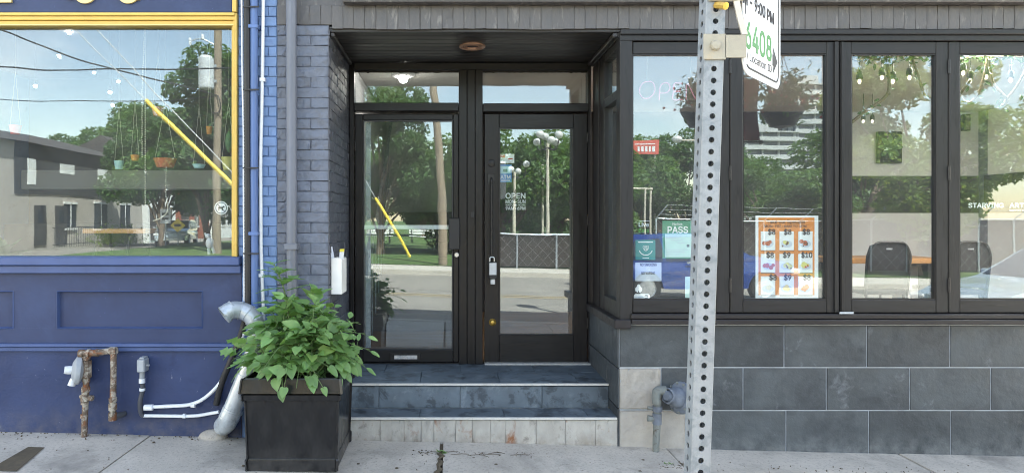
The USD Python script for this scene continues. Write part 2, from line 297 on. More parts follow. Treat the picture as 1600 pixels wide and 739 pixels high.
M['planter'] = mat('planter', lin(17, 17, 18), .28, .25, 5, c2=lin(36, 37, 39), at2=(.62, .8), s2=6, c3=lin(80, 82, 86), at3=(.66, .8), s3=14, stretch=(1.5, 1.5, .6), low=(lin(80, 77, 74), .02, .22, .35), bump=.3, bscale=40)
M['soil'] = mat('soil', (.03, .022, .015), .95, .4, 30, bump=.9)
M['leaf'] = mat('leaf', (.22, .38, .13), .42, .2, 9, rnd=.32, c2=(.30, .42, .15), at2=(.5, .7), s2=8, bump=.4, bscale=110, trans=(.16, .34, .05))
M['leaf_pale'] = mat('leaf_pale', (.24, .36, .10), .42, .2, 9, rnd=.2, bump=.4, bscale=110, trans=(.2, .38, .06))
M['stem'] = mat('stem', (.1, .16, .05), .6, .2, 9)
M['white_box'] = mat('white_box', lin(228, 226, 220), .5, .05, 9, c2=lin(150, 96, 48), at2=(.68, .74), s2=13, bump=.2)
M['paper'] = mat('paper', lin(222, 223, 222), .7, .04, 12, bump=.1)
M['paper_grey'] = mat('paper_grey', lin(190, 196, 206), .7, .06, 12, bump=.1)
M['paper_mint'] = mat('paper_mint', lin(190, 214, 208), .7, .05, 12, bump=.1)
M['yellow_paper'] = mat('yellow_paper', lin(222, 206, 70), .7, .06, 12, bump=.1)
M['orange'] = mat('orange', lin(212, 132, 56), .6, .08, 9, bump=.1)
M['ink'] = mat('ink', lin(38, 36, 40), .6, .05, 12, bump=.05)
M['brown_ink'] = mat('brown_ink', lin(92, 58, 30), .6, .05, 12, bump=.05)
M['teal'] = mat('teal', lin(30, 128, 124), .5, .05, 9, bump=.1)
M['green_sign'] = mat('green_sign', lin(78, 140, 112), .5, .05, 9, bump=.1)
M['green_ink'] = mat('green_ink', lin(58, 128, 58), .5, .05, 9, bump=.05)
M['atm_blue'] = mat('atm_blue', lin(58, 128, 190), .5, .06, 9, bump=.1)
M['atm_light'] = mat('atm_light', lin(176, 212, 214), .5, .06, 9, bump=.1)
M['red'] = mat('red', lin(190, 54, 48), .5, .08, 9, bump=.1)
M['white'] = mat('white', lin(228, 228, 228), .5, .04, 9, bump=.1)
M['sign_white'] = mat('sign_white', lin(218, 220, 222), .4, .05, 12, c2=lin(196, 198, 198), bump=.08)
M['sign_back'] = mat('sign_back', lin(196, 190, 178), .5, .1, 12, metal=.2, bump=.1)
M['bracket'] = mat('bracket', lin(158, 152, 136), .55, .14, 14, c2=lin(186, 160, 120), at2=(.6, .75), s2=20, bump=.3)
M['post'] = mat('post', lin(142, 146, 149), .45, .12, 16, metal=.3, c2=lin(122, 128, 132), at2=(.48, .62), s2=30, bump=.2, bscale=60)
M['yellow'] = mat('yellow', lin(200, 168, 84), .45, .1, 7, c2=lin(190, 150, 60), at2=(.62, .75), s2=9, bump=.2)
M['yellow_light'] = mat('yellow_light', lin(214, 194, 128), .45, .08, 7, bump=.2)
M['gold'] = mat('gold', lin(214, 190, 130), .35, .1, 9, metal=.4, bump=.1)
M['brass'] = mat('brass', lin(206, 168, 84), .3, .1, 20, metal=.8, bump=.1)
M['steel'] = mat('steel', lin(200, 202, 204), .3, .08, 20, metal=.7, bump=.1)
M['lockbox'] = mat('lockbox', lin(190, 194, 198), .4, .1, 20, metal=.3, bump=.2)
M['black_metal'] = mat('black_metal', lin(28, 27, 28), .35, .1, 20, bump=.15)
M['plastic_black'] = mat('plastic_black', lin(36, 36, 38), .45, .1, 20, bump=.15)
M['brass_trim'] = mat('brass_trim', lin(166, 132, 110), .4, .1, 20, metal=.5, bump=.1)
M['int_grey'] = mat('int_grey', lin(196, 196, 196), .8, .04, 2, bump=.1)
M['int_white'] = mat('int_white', lin(226, 226, 226), .8, .03, 2, bump=.1)
M['int_dark'] = mat('int_dark', lin(38, 36, 36), .8, .08, 2, bump=.1)
M['int_brown'] = mat('int_brown', lin(96, 90, 86), .8, .1, 2, bump=.1)
M['int_ceiling'] = mat('int_ceiling', lin(205, 202, 196), .8, .04, 2, bump=.1)
M['floor_wood'] = mat('floor_wood', lin(120, 92, 66), .45, .2, 4, stretch=(.4, 3, 1), bump=.2)
M['stair'] = mat('stair', lin(84, 74, 66), .7, .1, 6, bump=.2)
M['table_wood'] = mat('table_wood', lin(176, 128, 76), .45, .2, 5, stretch=(.4, 3, 3), bump=.2)
M['chair_black'] = mat('chair_black', lin(32, 32, 34), .5, .15, 9, bump=.3)
M['terracotta'] = mat('terracotta', lin(176, 92, 56), .7, .12, 12, bump=.3)
M['bead'] = mat('bead', lin(205, 196, 176), .6, .1, 20, bump=.2)
M['pot_yellow'] = mat('pot_yellow', lin(206, 200, 118), .6, .1, 12, bump=.2)
M['cactus'] = mat('cactus', (.08, .16, .06), .6, .2, 20, bump=.5)
M['pink_tube'] = mat('pink_tube', lin(196, 130, 142), .3, .05, 20, bump=.05)
M['pane'] = glass('pane', .38, 1.3)
M['pane_old'] = glass('pane_old', .5, 2.2, stretch=(1, 1, 1.0))
M['pane_door'] = glass('pane_door', .4, 1.3)
M['bulb'] = glow('bulb', (1.0, .8, .55), .8)
M['spot'] = glow('spot', (1.0, .93, .8), 30)
M['ceil_lamp'] = glow('ceil_lamp', (1.0, .95, .88), 26.0)
# across the street
M['bark'] = mat('bark', lin(120, 102, 84), .9, .25, 5, stretch=(3, 3, .5), bump=.8, bscale=20)
M['crown_dark'] = mat('crown_dark', (.06, .12, .025), .5, .3, .7, c2=(.09, .16, .035), s2=.6, bump=.1, trans=(.14, .26, .03))
M['crown_mid'] = mat('crown_mid', (.075, .145, .03), .55, .3, .7, c2=(.11, .18, .035), s2=.6, bump=.1, trans=(.22, .36, .04))
M['crown_yellow'] = mat('crown_yellow', (.125, .19, .032), .5, .3, .7, c2=(.19, .23, .04), s2=.6, bump=.1, trans=(.4, .5, .05))
M['house_beige'] = mat('house_beige', lin(186, 176, 164), .85, .08, 2, bump=.3)
M['house_dark'] = mat('house_dark', lin(72, 70, 68), .85, .12, 3, stretch=(1, 1, 6), bump=.4)
M['house_white'] = mat('house_white', lin(232, 230, 224), .8, .04, 2, bump=.1)
M['house_brick'] = mat('house_brick', lin(158, 92, 68), .85, .12, 4, bump=.3)
M['roof_dark'] = mat('roof_dark', lin(72, 66, 62), .9, .15, 3, bump=.4)
M['tower_glass'] = mat('tower_glass', lin(112, 118, 124), .3, .1, 1, bump=.02)
M['far_glass'] = mat('far_glass', lin(58, 64, 72), .12, .1, 1, bump=.02)
M['condo'] = mat('condo', lin(178, 178, 176), .8, .05, .1, bump=.1)
M['pole_wood'] = mat('pole_wood', lin(142, 126, 106), .9, .2, 4, stretch=(4, 4, .3), bump=.5)
M['guy_yellow'] = mat('guy_yellow', lin(240, 206, 70), .5, .05, 4, bump=.1)
M['wire'] = mat('wire', lin(40, 40, 42), .6, .1, 4, bump=.05)
M['wire_pale'] = mat('wire_pale', lin(170, 170, 168), .5, .1, 4, bump=.05)
M['transformer'] = mat('transformer', lin(196, 198, 198), .5, .08, 4, bump=.1)
M['lamp_pole'] = mat('lamp_pole', lin(200, 190, 170), .6, .1, 4, bump=.1)
M['lamp_black'] = mat('lamp_black', lin(38, 38, 40), .5, .1, 4, bump=.1)
M['globe'] = mat('globe', lin(206, 204, 198), .35, .03, 4, bump=.02)
M['screen'] = mat('screen', lin(54, 46, 40), .85, .25, 5, stretch=(3, 3, 1), bump=.5)
M['car_blue'] = mat('car_blue', lin(18, 56, 124), .22, .03, 1, coat=1., bump=.01)
M['car_silver'] = mat('car_silver', lin(196, 204, 204), .25, .03, 1, coat=1., metal=.4, bump=.01)
M['tyre'] = mat('tyre', (.02, .02, .02), .9, .1, 9, bump=.2)
M['banner'] = mat('banner', lin(128, 60, 62), .7, .2, 6, c2=lin(84, 36, 40), s2=7, c3=lin(92, 120, 60), at3=(.66, .7), s3=6, bump=.2)
M['board_red'] = mat('board_red', lin(206, 96, 78), .6, .06, 3, bump=.05)
# ------------------------------------------------------------------ the setting: pavement, kerb, road, far side
KERB_Y = -3.75
def strip(y0, y1, dz, xs, amp=0.0):
    V = [(x, y, ground(x) + dz) for y in (y0, y1) for x in xs]; n = len(xs)
    return tm(V, [(i, i + 1, n + i + 1, n + i) for i in range(n - 1)])
WIDE = [-400, -60, -20, -9, -5, 0, 5, 9, 20, 60, 400]
part_road = single('road', strip(-13.4, KERB_Y, -.13, WIDE), M['asphalt'], 'grey asphalt road running past the shops', 'road', kind='structure')
single('side_road', tm([(-18.6, -120, ground(-9) - .126), (-14.6, -120, ground(-9) - .126), (-14.0, -13.2, ground(-9) - .126), (-19.2, -13.2, ground(-9) - .126)], [(0, 1, 2, 3)]), M['asphalt'], 'asphalt side road leading away from the far kerb', 'road', kind='structure')
for k, yy in enumerate((-8.0, -8.28)):
    single('road_line', strip(yy - .06, yy + .06, -.124, WIDE), M['road_paint'], ('worn yellow centre line nearer the shops', 'worn yellow centre line nearer the park')[k], 'road marking', kind='structure')
single('ground', strip(-2500, 600, -.32, [-2500] + WIDE + [2500]), M['grass'], 'broad grassy ground behind the road and houses', 'ground', kind='structure')
single('lawn', strip(-120, -15.4, .03, [-14.2, -9, -5, 0, 5, 9, 60]), M['grass'], 'sunlit mown park lawn beyond the far pavement', 'lawn', kind='structure')
single('lawn', strip(-24, -15.4, .03, [-60, -40, -20.6]), M['grass'], 'grass verge left of the side road', 'lawn', kind='structure')
for k, (a, b) in enumerate(((-60, -19.2), (-14.0, 60))):
    xs = [a] + [x for x in (-9, -5, 0, 5, 9) if a < x < b] + [b]
    single('far_pavement', cat_([strip(-15.4, -13.4, .01, xs), tm([(x, -13.4, ground(x) + d) for d in (-.14, .01) for x in xs], [(i, i + 1, len(xs) + i + 1, len(xs) + i) for i in range(len(xs) - 1)])]), M['kerb'], ('pale concrete pavement left of the side road mouth', 'pale concrete pavement along the park side of the road')[k], 'pavement', kind='structure')
walk = thing('pavement', 'grey concrete pavement in front of the shops', 'pavement', kind='structure')
xs = [-40, -5.2, -3.62, -2.05, -.05, 1.5, 3.1, 4.65, 6.3, 40]
ys = [KERB_Y + .16, -1.86, .02]
rg = np.random.default_rng(5)
for i in range(len(xs) - 1):
    for j in range(2):
        a, b, c, d = xs[i] + .006, xs[i + 1] - .006, ys[j] + .004, ys[j + 1] - .004
        if xs[i] == -.05: a += .012
        near = -6 < a and b < 7
        nu, nv = (36, 40) if near else (12, 4)
        m = grid('top', a, b, c, d, 0.0, nu, nv, .003 if near else 0, 40 + i, 3.0)
        v = m.vertices; t = rg.normal(0, .002)
        v[:, 2] += np.array([ground(x) for x in v[:, 0]]) + t
        # rim of the slab
        ring = [k for k in range(nu)] + [r * nu + nu - 1 for r in range(1, nv)] + [(nv - 1) * nu + k for k in range(nu - 2, -1, -1)] + [r * nu for r in range(nv - 2, 0, -1)]
        v[ring, 2] -= .004
        lowv = v[ring] - [0, 0, .03]; n0 = len(v)
        f = [(ring[(k + 1) % len(ring)], ring[k], n0 + k) for k in range(len(ring))] + [(ring[(k + 1) % len(ring)], n0 + k, n0 + (k + 1) % len(ring)) for k in range(len(ring))]
        part(walk, 'paving_slab', trimesh.Trimesh(np.vstack([v, lowv]), np.vstack([m.faces, f]), process=False), M['concrete'], smooth=30)
part(walk, 'joint_bed', strip(KERB_Y + .1, .02, -.016, WIDE), M['joint_dirt'])
part(walk, 'kerbstone', cat_([strip(KERB_Y, KERB_Y + .16, .0, WIDE), tm([(x, KERB_Y, ground(x) + d) for d in (-.135, .0) for x in WIDE], [(i, i + 1, len(WIDE) + i + 1, len(WIDE) + i) for i in range(len(WIDE) - 1)])]), M['kerb'])
# dark strip let into the pavement, bottom left
p0, p1 = P(62, 703, 0), P(0, 738, 0)
def on_ground(px, py):
    D = F * (EYE[2] - .07) / (py - CY); return (px - CX) * D / F, D - 4.5
q = [on_ground(*t) for t in ((44, 702), (70, 702), (26, 739), (-20, 739))]
single('metal_strip', tm([(x, y, ground(x) + .0045) for x, y in q], [(0, 3, 2, 1)]), M['joint_dirt'], 'dark metal strip let into the pavement at the left', 'metal strip', kind='structure')

# ------------------------------------------------------------------ the café building: grey brick pier, recessed entry, window bay, slate base
cafe = thing('cafe_building', 'dark grey café front with recessed doors and slate base', 'building', (1.6, 0, 0))
YD = .9                                   # plane of the doors
XR, XL = 1.181, -.815                     # sides of the entry
SILL = Z(505)
LZ = Z(45)                                # underside of the lintel
SOF = LZ - .02
E = .361                                  # landing height
XE = 7.1                                  # right end of the building
# shell
part(cafe, 'upper_wall', bx(-1.178, XE, .03, .25, 3.75, 9.6), M['grey_brick'])
part(cafe, 'back_wall', bx(-1.178, XE, 6.0, 6.2, -.3, 9.6), M['grey_brick'])
part(cafe, 'side_wall', bx(XE - .2, XE, .25, 6.0, -.3, 9.6), M['grey_brick'])
part(cafe, 'front_wall', bx(5.02, XE - .2, .03, .25, -.3, 3.75), M['grey_brick'])
part(cafe, 'roof', bx(-1.178, XE - .2, .25, 6.0, 9.2, 9.4), M['roof_dark'])
part(cafe, 'cornice', bx(-1.178, XE + .1, -.25, .029, 9.2, 9.6, .02), M['black_wood'])
for k in range(4):
    w = part(cafe, 'upper_window', bx(-.6 + k * 1.9, .6 + k * 1.9, .0, .03, 5.0, 6.7), M['far_glass'])
    part(w, 'frame', [bx(-.68 + k * 1.9, .68 + k * 1.9, -.03, .0, 6.7, 6.8), bx(-.68 + k * 1.9, .68 + k * 1.9, -.05, .0, 4.9, 5.0), bx(-.68 + k * 1.9, -.6 + k * 1.9, -.03, 0, 5, 6.7), bx(.6 + k * 1.9, .68 + k * 1.9, -.03, 0, 5, 6.7)], M['black_wood'])
# pier
pier = part(cafe, 'pier', bx(-1.178, XL - .012, .012, .98, -.2, LZ + .05), M['grey_brick'])
CO = 16.25 / F * 4.5
ztop = Z(39.5); seed = 100
row = 0; z = ztop
while z > .05:
    zb = z - CO + .0018
    segs = [(432.6, 462.5), (463.5, 485), (485.8, 513.2)] if row % 2 else [(432.6, 447), (448, 513.2)]
    for a, b in segs:
        seed += 1
        part(pier, 'brick', piece('front', X(a), X(b), zb, z, .012, d=.0075, ch=.0035, nu=7 if b - a > 40 else 5, nv=4, rough=.003, seed=seed, jit=.0008), M['grey_brick'], smooth=35)
    if z > .62:
        y = .0 if row % 2 else -.105
        while y < .95:
            a, b = max(y, .0) + .003, min(y + .211, .98)
            if b - a > .03:
                seed += 1
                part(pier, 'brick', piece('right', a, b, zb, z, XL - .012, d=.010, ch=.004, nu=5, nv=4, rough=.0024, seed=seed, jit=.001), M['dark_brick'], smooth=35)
            y += .215
    z -= CO; row += 1
# lintel of upright bricks
lint = part(cafe, 'lintel', bx(-1.178, 5.02, .012, .16, LZ + .004, 3.75), M['lintel'])
px = 432.6
while px < 1640:
    w = 17.2; seed += 1
    zb = Z(39) if px < 506 else LZ - .003 * math.sin(px * .7) - .004
    part(lint, 'lintel_brick', piece('front', X(px), X(px + w) - .0002, zb, 3.02, .012, d=.013, ch=.002, nu=3, nv=5, rough=.0016, seed=seed, jit=.0008), M['lintel'], smooth=40)
    px += w
part(cafe, 'front_ledge', bx(X(537), 5.1, -.075, .0, Z(9), Z(-3), .008), M['lintel'])
part(cafe, 'ledge_flashing', bx(X(538.5), 5.1, -.084, -.0752, Z(5.2), Z(.8), .003), M['galv'])
part(cafe, 'sign_fascia', bx(X(537), 5.1, -.04, -.002, Z(-3) + .003, 3.7, .006), M['blue_dark'])
# ceiling of the entry: boards side by side
y = .018; k = 0
while y < YD + .06:
    part(cafe, 'soffit_board', bx(XL - .01, XR + .02, y, min(y + .098, YD + .06) - .003, SOF, SOF + .03 + .001 * (k % 3), .004), M['soffit']); y += .098; k += 1
part(cafe, 'soffit_backing', bx(XL - .01, XR + .02, .012, YD + .1, SOF + .034, SOF + .06), M['int_dark'])
part(cafe, 'soffit_moulding', [bx(XR - .04, XR - .002, .02, YD - .05, SOF - .035, SOF - .002, .006), bx(XL, XL + .03, .02, YD - .05, SOF - .03, SOF - .002, .006)], M['soffit'])
lx, ly = X(738, .38), .38
rl = part(cafe, 'recessed_light', lathe([(.098, .0), (.098, -.008), (.09, -.012), (.078, -.012), (.07, -.003), (.062, -.003), (.058, -.009), (.048, -.009), (.042, .02), (.0, .02)], (lx, ly, SOF), n=28), M['brass_trim'], smooth=40)
# door screen at the back of the entry
def D(px): return X(px, YD)
def H(py): return Z(py, YD)
y0, y1 = YD - .02, YD + .09
part(cafe, 'door_frame', [bx(XL + .002, D(553.5), y0 + .004, y1, E, SOF - .003, .004), bx(D(918.5), XR + .0, y0 + .006, y1, E, SOF - .003, .004)], M['door_black'])
part(cafe, 'door_frame', [bx(D(553.5) + .001, D(918.5) - .001, y0 + .0, y1, H(110.5), SOF - .004, .004), bx(D(553.5) + .001, D(716.5), y0 - .006, y1 - .01, H(174.5), H(161.5), .005), bx(D(754.5), D(918.5) - .001, y0 - .006, y1 - .01, H(175.5), H(162.5), .005)], M['black_rail'])
for a, b, dd in ((717, 729.5, .0), (730, 742, .006), (742.5, 754, .002)):
    part(cafe, 'mid_post', bx(D(a), D(b), y0 - dd, y1 - .002, E, H(110.5) - .001, .003), M['door_black'])
part(cafe, 'bell_button', bx(D(735), D(741), y0 - .016, y0 - .006, H(340), H(331), .002), M['plastic_black'])
for a, b in ((553.5, 716.5), (754.5, 918.5)):
    t = part(cafe, 'transom_pane', bx(D(a) - .01, D(b) + .01, YD + .03, YD + .036, H(163), H(110) + .01), M['pane_old'])
    g = np.random.default_rng(int(a)); pts = []
    for s in np.linspace(a, b, 40): pts.append((D(s), H(112) - abs(g.normal(0, .004))))
    part(t, 'paint_edge', plate(Polygon(pts + [(D(b), H(110)), (D(a), H(110))]).buffer(0), YD + .026, .003), M['door_black'])
def frame_mesh(x0, x1, z0, z1, gx0, gx1, gz0, gz1, ya, yb, b=.006):
    return [bx(x0, gx0, ya, yb, z0, z1, b), bx(gx1, x1, ya, yb, z0, z1, b)], [bx(gx0 + .0005, gx1 - .0005, ya + .001, yb - .001, z0, gz0, b), bx(gx0 + .0005, gx1 - .0005, ya + .001, yb - .001, gz1, z1, b)]
# left door: slim frame, tall pane
dy = YD - .005
d1 = holder(cafe, 'entry_door', 'slim black glazed door with a mail slot')
s, r_ = frame_mesh(D(554.5), D(717), E + .012, H(178.5), D(567), D(708), H(547), H(188), dy, dy + .045)
part(d1, 'stile', s, M['door_black']); part(d1, 'rail', r_, M['black_rail'])
part(d1, 'pane', bx(D(565), D(710), dy + .02, dy + .026, H(549), H(186)), M['pane_door'])
part(d1, 'glazing_bead', [bx(D(567), D(569), dy + .006, dy + .019, H(547), H(188)), bx(D(706), D(708), dy + .006, dy + .019, H(547), H(188)), bx(D(569), D(706), dy + .006, dy + .019, H(547), H(545)), bx(D(569), D(706), dy + .006, dy + .019, H(190), H(188))], M['plastic_black'])
part(d1, 'door_stop', bx(D(570), D(578), dy + .06, dy + .075, H(545), H(190)), M['galv'])
part(d1, 'push_bar', bx(D(564), D(707), dy + .028, dy + .04, H(358.2), H(351.8), .002), M['white'])
part(d1, 'pull_handle', cat_([bx(D(701), D(718), dy - .05, dy - .006, H(389.5), H(341), .005), bx(D(706), D(714), dy - .006, dy + .001, H(380), H(350))]), M['plastic_black'])
part(d1, 'lock', lathe([(0, -.014), (.017, -.014), (.021, -.008), (.021, 0)], (D(713.5), dy, H(398)), (0, 1, 0), 18), M['steel'], smooth=40)
sl = part(d1, 'mail_slot', bx(D(616), D(652), dy - .004, dy - .0005, H(561), H(554)), M['black_metal'])
part(sl, 'slot_frame', sum(frame_mesh(D(610), D(657), H(564), H(551), D(616), D(652), H(561), H(554), dy - .009, dy, .002), []), M['black_metal'])
part(sl, 'flap', bx(D(616), D(652), dy - .006, dy - .001, H(560.5), H(554.5), .002), M['steel'])
part(d1, 'hinge', [lathe([(0, 0), (.006, 0), (.006, .07), (0, .07)], (D(556), dy - .004, H(z_)), n=10) for z_ in (235, 400, 530)], M['black_metal'])
# right door: wide timber stiles
d2 = holder(cafe, 'entry_door', 'black timber glazed door with a long pull handle')
s, r_ = frame_mesh(D(757), D(917.5), E + .014, H(178.5), D(780), D(896), H(523), H(200), dy, dy + .045, .004)
part(d2, 'stile', s, M['door_black']); part(d2, 'rail', r_, M['black_rail'])
part(d2, 'pane', bx(D(778), D(898), dy + .02, dy + .026, H(525), H(198)), M['pane_door'])
part(d2, 'glazing_bead', [bx(D(780), D(781.6), dy + .004, dy + .019, H(523), H(200)), bx(D(894.4), D(896), dy + .004, dy + .019, H(523), H(200)), bx(D(781.6), D(894.4), dy + .004, dy + .019, H(523), H(521.4)), bx(D(781.6), D(894.4), dy + .004, dy + .019, H(201.6), H(200))], M['black_metal'])
part(d2, 'pull_handle', tube(rounded([(D(767.5), dy, H(279)), (D(767.5), dy - .05, H(280)), (D(767.5), dy - .05, H(405)), (D(767.5), dy, H(406))], .03), .0085, 12), M['black_metal'], smooth=40)
part(d2, 'handle_plate', [bx(D(762), D(773), dy - .006, dy, H(288), H(272), .003), bx(D(762), D(773), dy - .006, dy, H(442), H(398), .003)], M['black_metal'])
part(d2, 'cover_disc', lathe([(0, -.008), (.024, -.008), (.032, -.003), (.032, 0)], (D(768), dy, H(255.5)), (0, 1, 0), 20), M['door_black'], smooth=40)
part(d2, 'door_knob', lathe([(0, -.024), (.012, -.024), (.02, -.018), (.026, -.006), (.03, -.003), (.03, 0)], (D(769.5), dy, H(503)), (0, 1, 0), 20), M['brass'], smooth=40)
for z_ in (216, 345, 505): part(d2, 'hinge', lathe([(0, 0), (.006, 0), (.006, .085), (0, .085)], (D(917.8), dy - .004, H(z_) - .04), n=10), M['black_metal'])
part(cafe, 'threshold', bx(D(757), D(925), YD - .055, YD + .04, E - .002, E + .0125, .003), M['nosing'])
part(cafe, 'threshold', bx(D(549), D(756), YD - .012, YD + .04, E - .002, E + .0105, .003), M['door_black'])
# side window of the bay, facing the entry
xw = XR
part(cafe, 'bay_corner_post', bx(XR, X(988) - .002, -.012, .085, SILL + .005, Z(52), .004), M['black_wood'])
part(cafe, 'side_window_frame', [bx(xw + .002, xw + .07, .46, .545, SILL, SOF - .04, .004), bx(xw + .008, xw + .07, .549, .62, SILL, SOF - .04, .005), bx(xw + .0, xw + .07, .624, .74, SILL, SOF - .04, .004), bx(xw + .012, xw + .07, .744, YD - .022, SILL, SOF - .04, .004)], M['door_black'])
part(cafe, 'side_window_rail', [bx(xw + .004, xw + .066, .086, .459, SILL + .01, Z(470, .1), .004), bx(xw + .004, xw + .066, .086, .459, 2.39, 2.46, .004), bx(xw + .004, xw + .066, .086, .459, 2.74, SOF - .04, .004)], M['black_rail'])
part(cafe, 'side_window_head', bx(xw - .006, xw + .08, .02, YD - .024, SOF - .038, SOF - .002, .004), M['black_rail'])
part(cafe, 'side_pane', [bx(xw + .034, xw + .04, .08, .465, Z(472, .1), 2.395), bx(xw + .034, xw + .04, .08, .465, 2.455, 2.745)], M['pane'])
part(cafe, 'side_sill', [bx(xw - .03, xw + .07, -.03, YD - .024, Z(498), SILL + .008, .005), bx(xw - .045, xw + .07, -.045, YD - .024, SILL - .032, Z(498) - .001, .006)], M['black_sill'])
# window bay: a row of hinged sashes
part(cafe, 'bay_head', [bx(XR + .001, 5.02, -.03, .09, Z(56), LZ - .012, .005), bx(XR + .001, 5.02, -.016, .088, Z(65), Z(56) - .001, .004)], M['black_rail'])
part(cafe, 'bay_sill', [bx(XR + .072, 5.02, -.035, .12, Z(497.5), Z(489.5), .006), bx(XR + .072, 5.02, -.05, .12, SILL - .0, Z(497.5) - .001, .006)], M['black_sill'])
GX = [(988.5, 1119), (1161, 1292), (1331, 1463), (1500, 1631), (1671, 1802)]
edges = [(968.5 + 20, 1140.2), (1141.4, 1311.4), (1312.6, 1481.6), (1482.8, 1651), (1652.2, 1815)]
for i, ((ga, gb), (ea, eb)) in enumerate(zip(GX, edges)):
    w = holder(cafe, 'window_sash')
    s, r_ = frame_mesh(X(ea), X(eb), Z(488.5), Z(65.5), X(ga + (0 if i else .2)), X(gb), Z(468), Z(84.5), .0, .05, .004)
    if i == 0: s = bx(X(gb), X(eb), .0, .05, Z(488.5), Z(65.5), .004)
    part(w, 'stile', s, M['black_wood']); part(w, 'rail', r_, M['black_rail'])
    part(w, 'pane', bx(X(ga) - .008, X(gb) + .008, .024, .03, Z(470), Z(82.5)), M['pane'])
    part(w, 'glazing_bead', [bx(X(ga), X(ga + 1.6), .006, .0235, Z(468), Z(84.5)), bx(X(gb - 1.6), X(gb), .006, .0235, Z(468), Z(84.5)), bx(X(ga + 1.6), X(gb - 1.6), .006, .0235, Z(468), Z(466.4)), bx(X(ga + 1.6), X(gb - 1.6), .006, .0235, Z(86.1), Z(84.5))], M['door_black'])
    if i in (0, 2):
        for z_ in (104, 270, 445): part(w, 'hinge', lathe([(0, 0), (.0075, 0), (.0075, .095), (0, .095)], (X(eb + .6), -.004, Z(z_) - .05), n=10), M['black_metal'])
part(cafe, 'meeting_bead', [bx(X(1303), X(1309), -.014, -.0005, Z(488), Z(66), .005), bx(X(1314), X(1318), -.008, -.0005, Z(488), Z(66), .003)], M['black_wood'])
part(cafe, 'mullion_backing', bx(XR + .09, 5.02, .051, .054, Z(489), Z(489) + .01), M['int_dark'])
part(cafe, 'window_catch', bx(X(1306), X(1328), -.045, -.036, Z(489), Z(486), .002), M['galv'])
# slate base
base = part(cafe, 'slate_base', bx(XR - .012 + .012, 5.02, .0005, .2, -.3, SILL - .003), M['grout'])
part(base, 'side_backing', bx(XR - .0, XR + .1, .012, YD + .09, -.3, SILL - .003), M['grout'])
zr = [Z(507.5), Z(573.6), Z(640.6), Z(706)]
rows = [[968, 1095.5, 1225, 1354, 1484, 1614, 1744], [1033, 1161, 1291, 1421, 1547.5, 1677, 1760], [1071, 1228, 1357, 1485.5, 1614.5, 1744]]
for j, r_ in enumerate(rows):
    for a, b in zip(r_[:-1], r_[1:]):
        seed += 1
        zb = zr[j + 1] + .0035
        if j == 2: zb = -.12
        part(base, 'slate_tile', piece('front', X(a) + .0032, X(b) - .0032, zb, zr[j] - .0045, .012, d=.016, ch=.003, nu=7, nv=5, rough=.0012, seed=seed, tilt=.0012), M['slate'], smooth=40)
for a, b, t, u in ((967.5, 1032, 575, 638), (967.5, 1070, 640.5, 712)):
    seed += 1
    part(base, 'stone_block', piece('front', X(a) + .002, X(b), Z(u), Z(t) - .002, .012, d=.022, ch=.006, nu=10, nv=8, rough=.005, seed=seed), M['stone'], smooth=50)
zz = [SILL - .035, Z(575), .25, -.02]
for j, cuts in enumerate(([-.004, .55, .92], [-.004, .31, .92], [-.004, .5, .92])):
    for a, b in zip(cuts[:-1], cuts[1:]):
        m = piece('right', a + .002, b - .002, zz[j + 1] + .003, zz[j] - .003, 0, d=.014, ch=.003, nu=5, nv=5, rough=.0012, seed=seed + 7 * j); m.vertices[:, 0] = XR - m.vertices[:, 0]; m.invert()
        seed += 1; part(base, 'slate_tile', m, M['slate'], smooth=40)
# steps
st = thing('entry_steps', 'two slate steps with pale edges below the doors', 'steps', ((XL + XR) / 2, .1, 0))
T1, T2 = Z(652.5), E
yr = .235
cor = part(st, 'step_core', [bx(XL + .0, XR - .016, .02, yr + .02, -.2, T1 - .022), bx(XL + .0, XR - .016, yr + .014, YD + .3, -.2, T2 - .022)], M['grout'])
cuts = [545, 594, 632, 658, 678, 712, 738, 767, 790, 838, 884, 931, 966]
for a, b in zip(cuts[:-1], cuts[1:]):
    seed += 1
    part(st, 'stone_block', piece('front', X(a) + .0004, X(b) - .0004, -.06, T1 - .016, .02, d=.016, ch=.0016, nu=5, nv=5, rough=.0028, seed=seed), M['stone_rust'], smooth=40)
def tread(px_cuts, ya, yb, zt, pyref):
    global seed
    for a, b in zip(px_cuts[:-1], px_cuts[1:]):
        seed += 1
        part(st, 'slate_tile', piece('top', X(a, pyref) + .0012, X(b, pyref) - .0012, ya + .001, yb - .0012, zt - .016, d=.016, ch=.0018, nu=7, nv=4, rough=.0007, seed=seed), M['slate_step'], smooth=40)
tread([530, 656, 787, 916, 963], .004, yr, T1, .1)
tread([530, 657, 780, 901, 952], yr + .006, .60, T2, .36)
tread([536, 603, 719, 833, 945], .60, YD + .02, T2, .75)
for a, b in zip([530, 592, 719, 847, 956], [592, 719, 847, 956]):
    seed += 1
    part(st, 'slate_tile', piece('front', X(a, yr) + .0015, min(X(b, yr) - .0015, XR - .017), T1 + .002, T2 - .018, yr + .014, d=.012, ch=.002, nu=7, nv=4, rough=.0008, seed=seed), M['slate_step'], smooth=40)
for yy, tt in ((.0, T1), (yr - .004, T2)):
    part(st, 'step_nosing', [bx(XL + .002, XR - .017, yy - .004, yy + .004, tt - .012, tt + .0022, .001), bx(XL + .002, XR - .017, yy + .0005, yy + .014, tt - .001, tt + .003, .001)], M['nosing'])
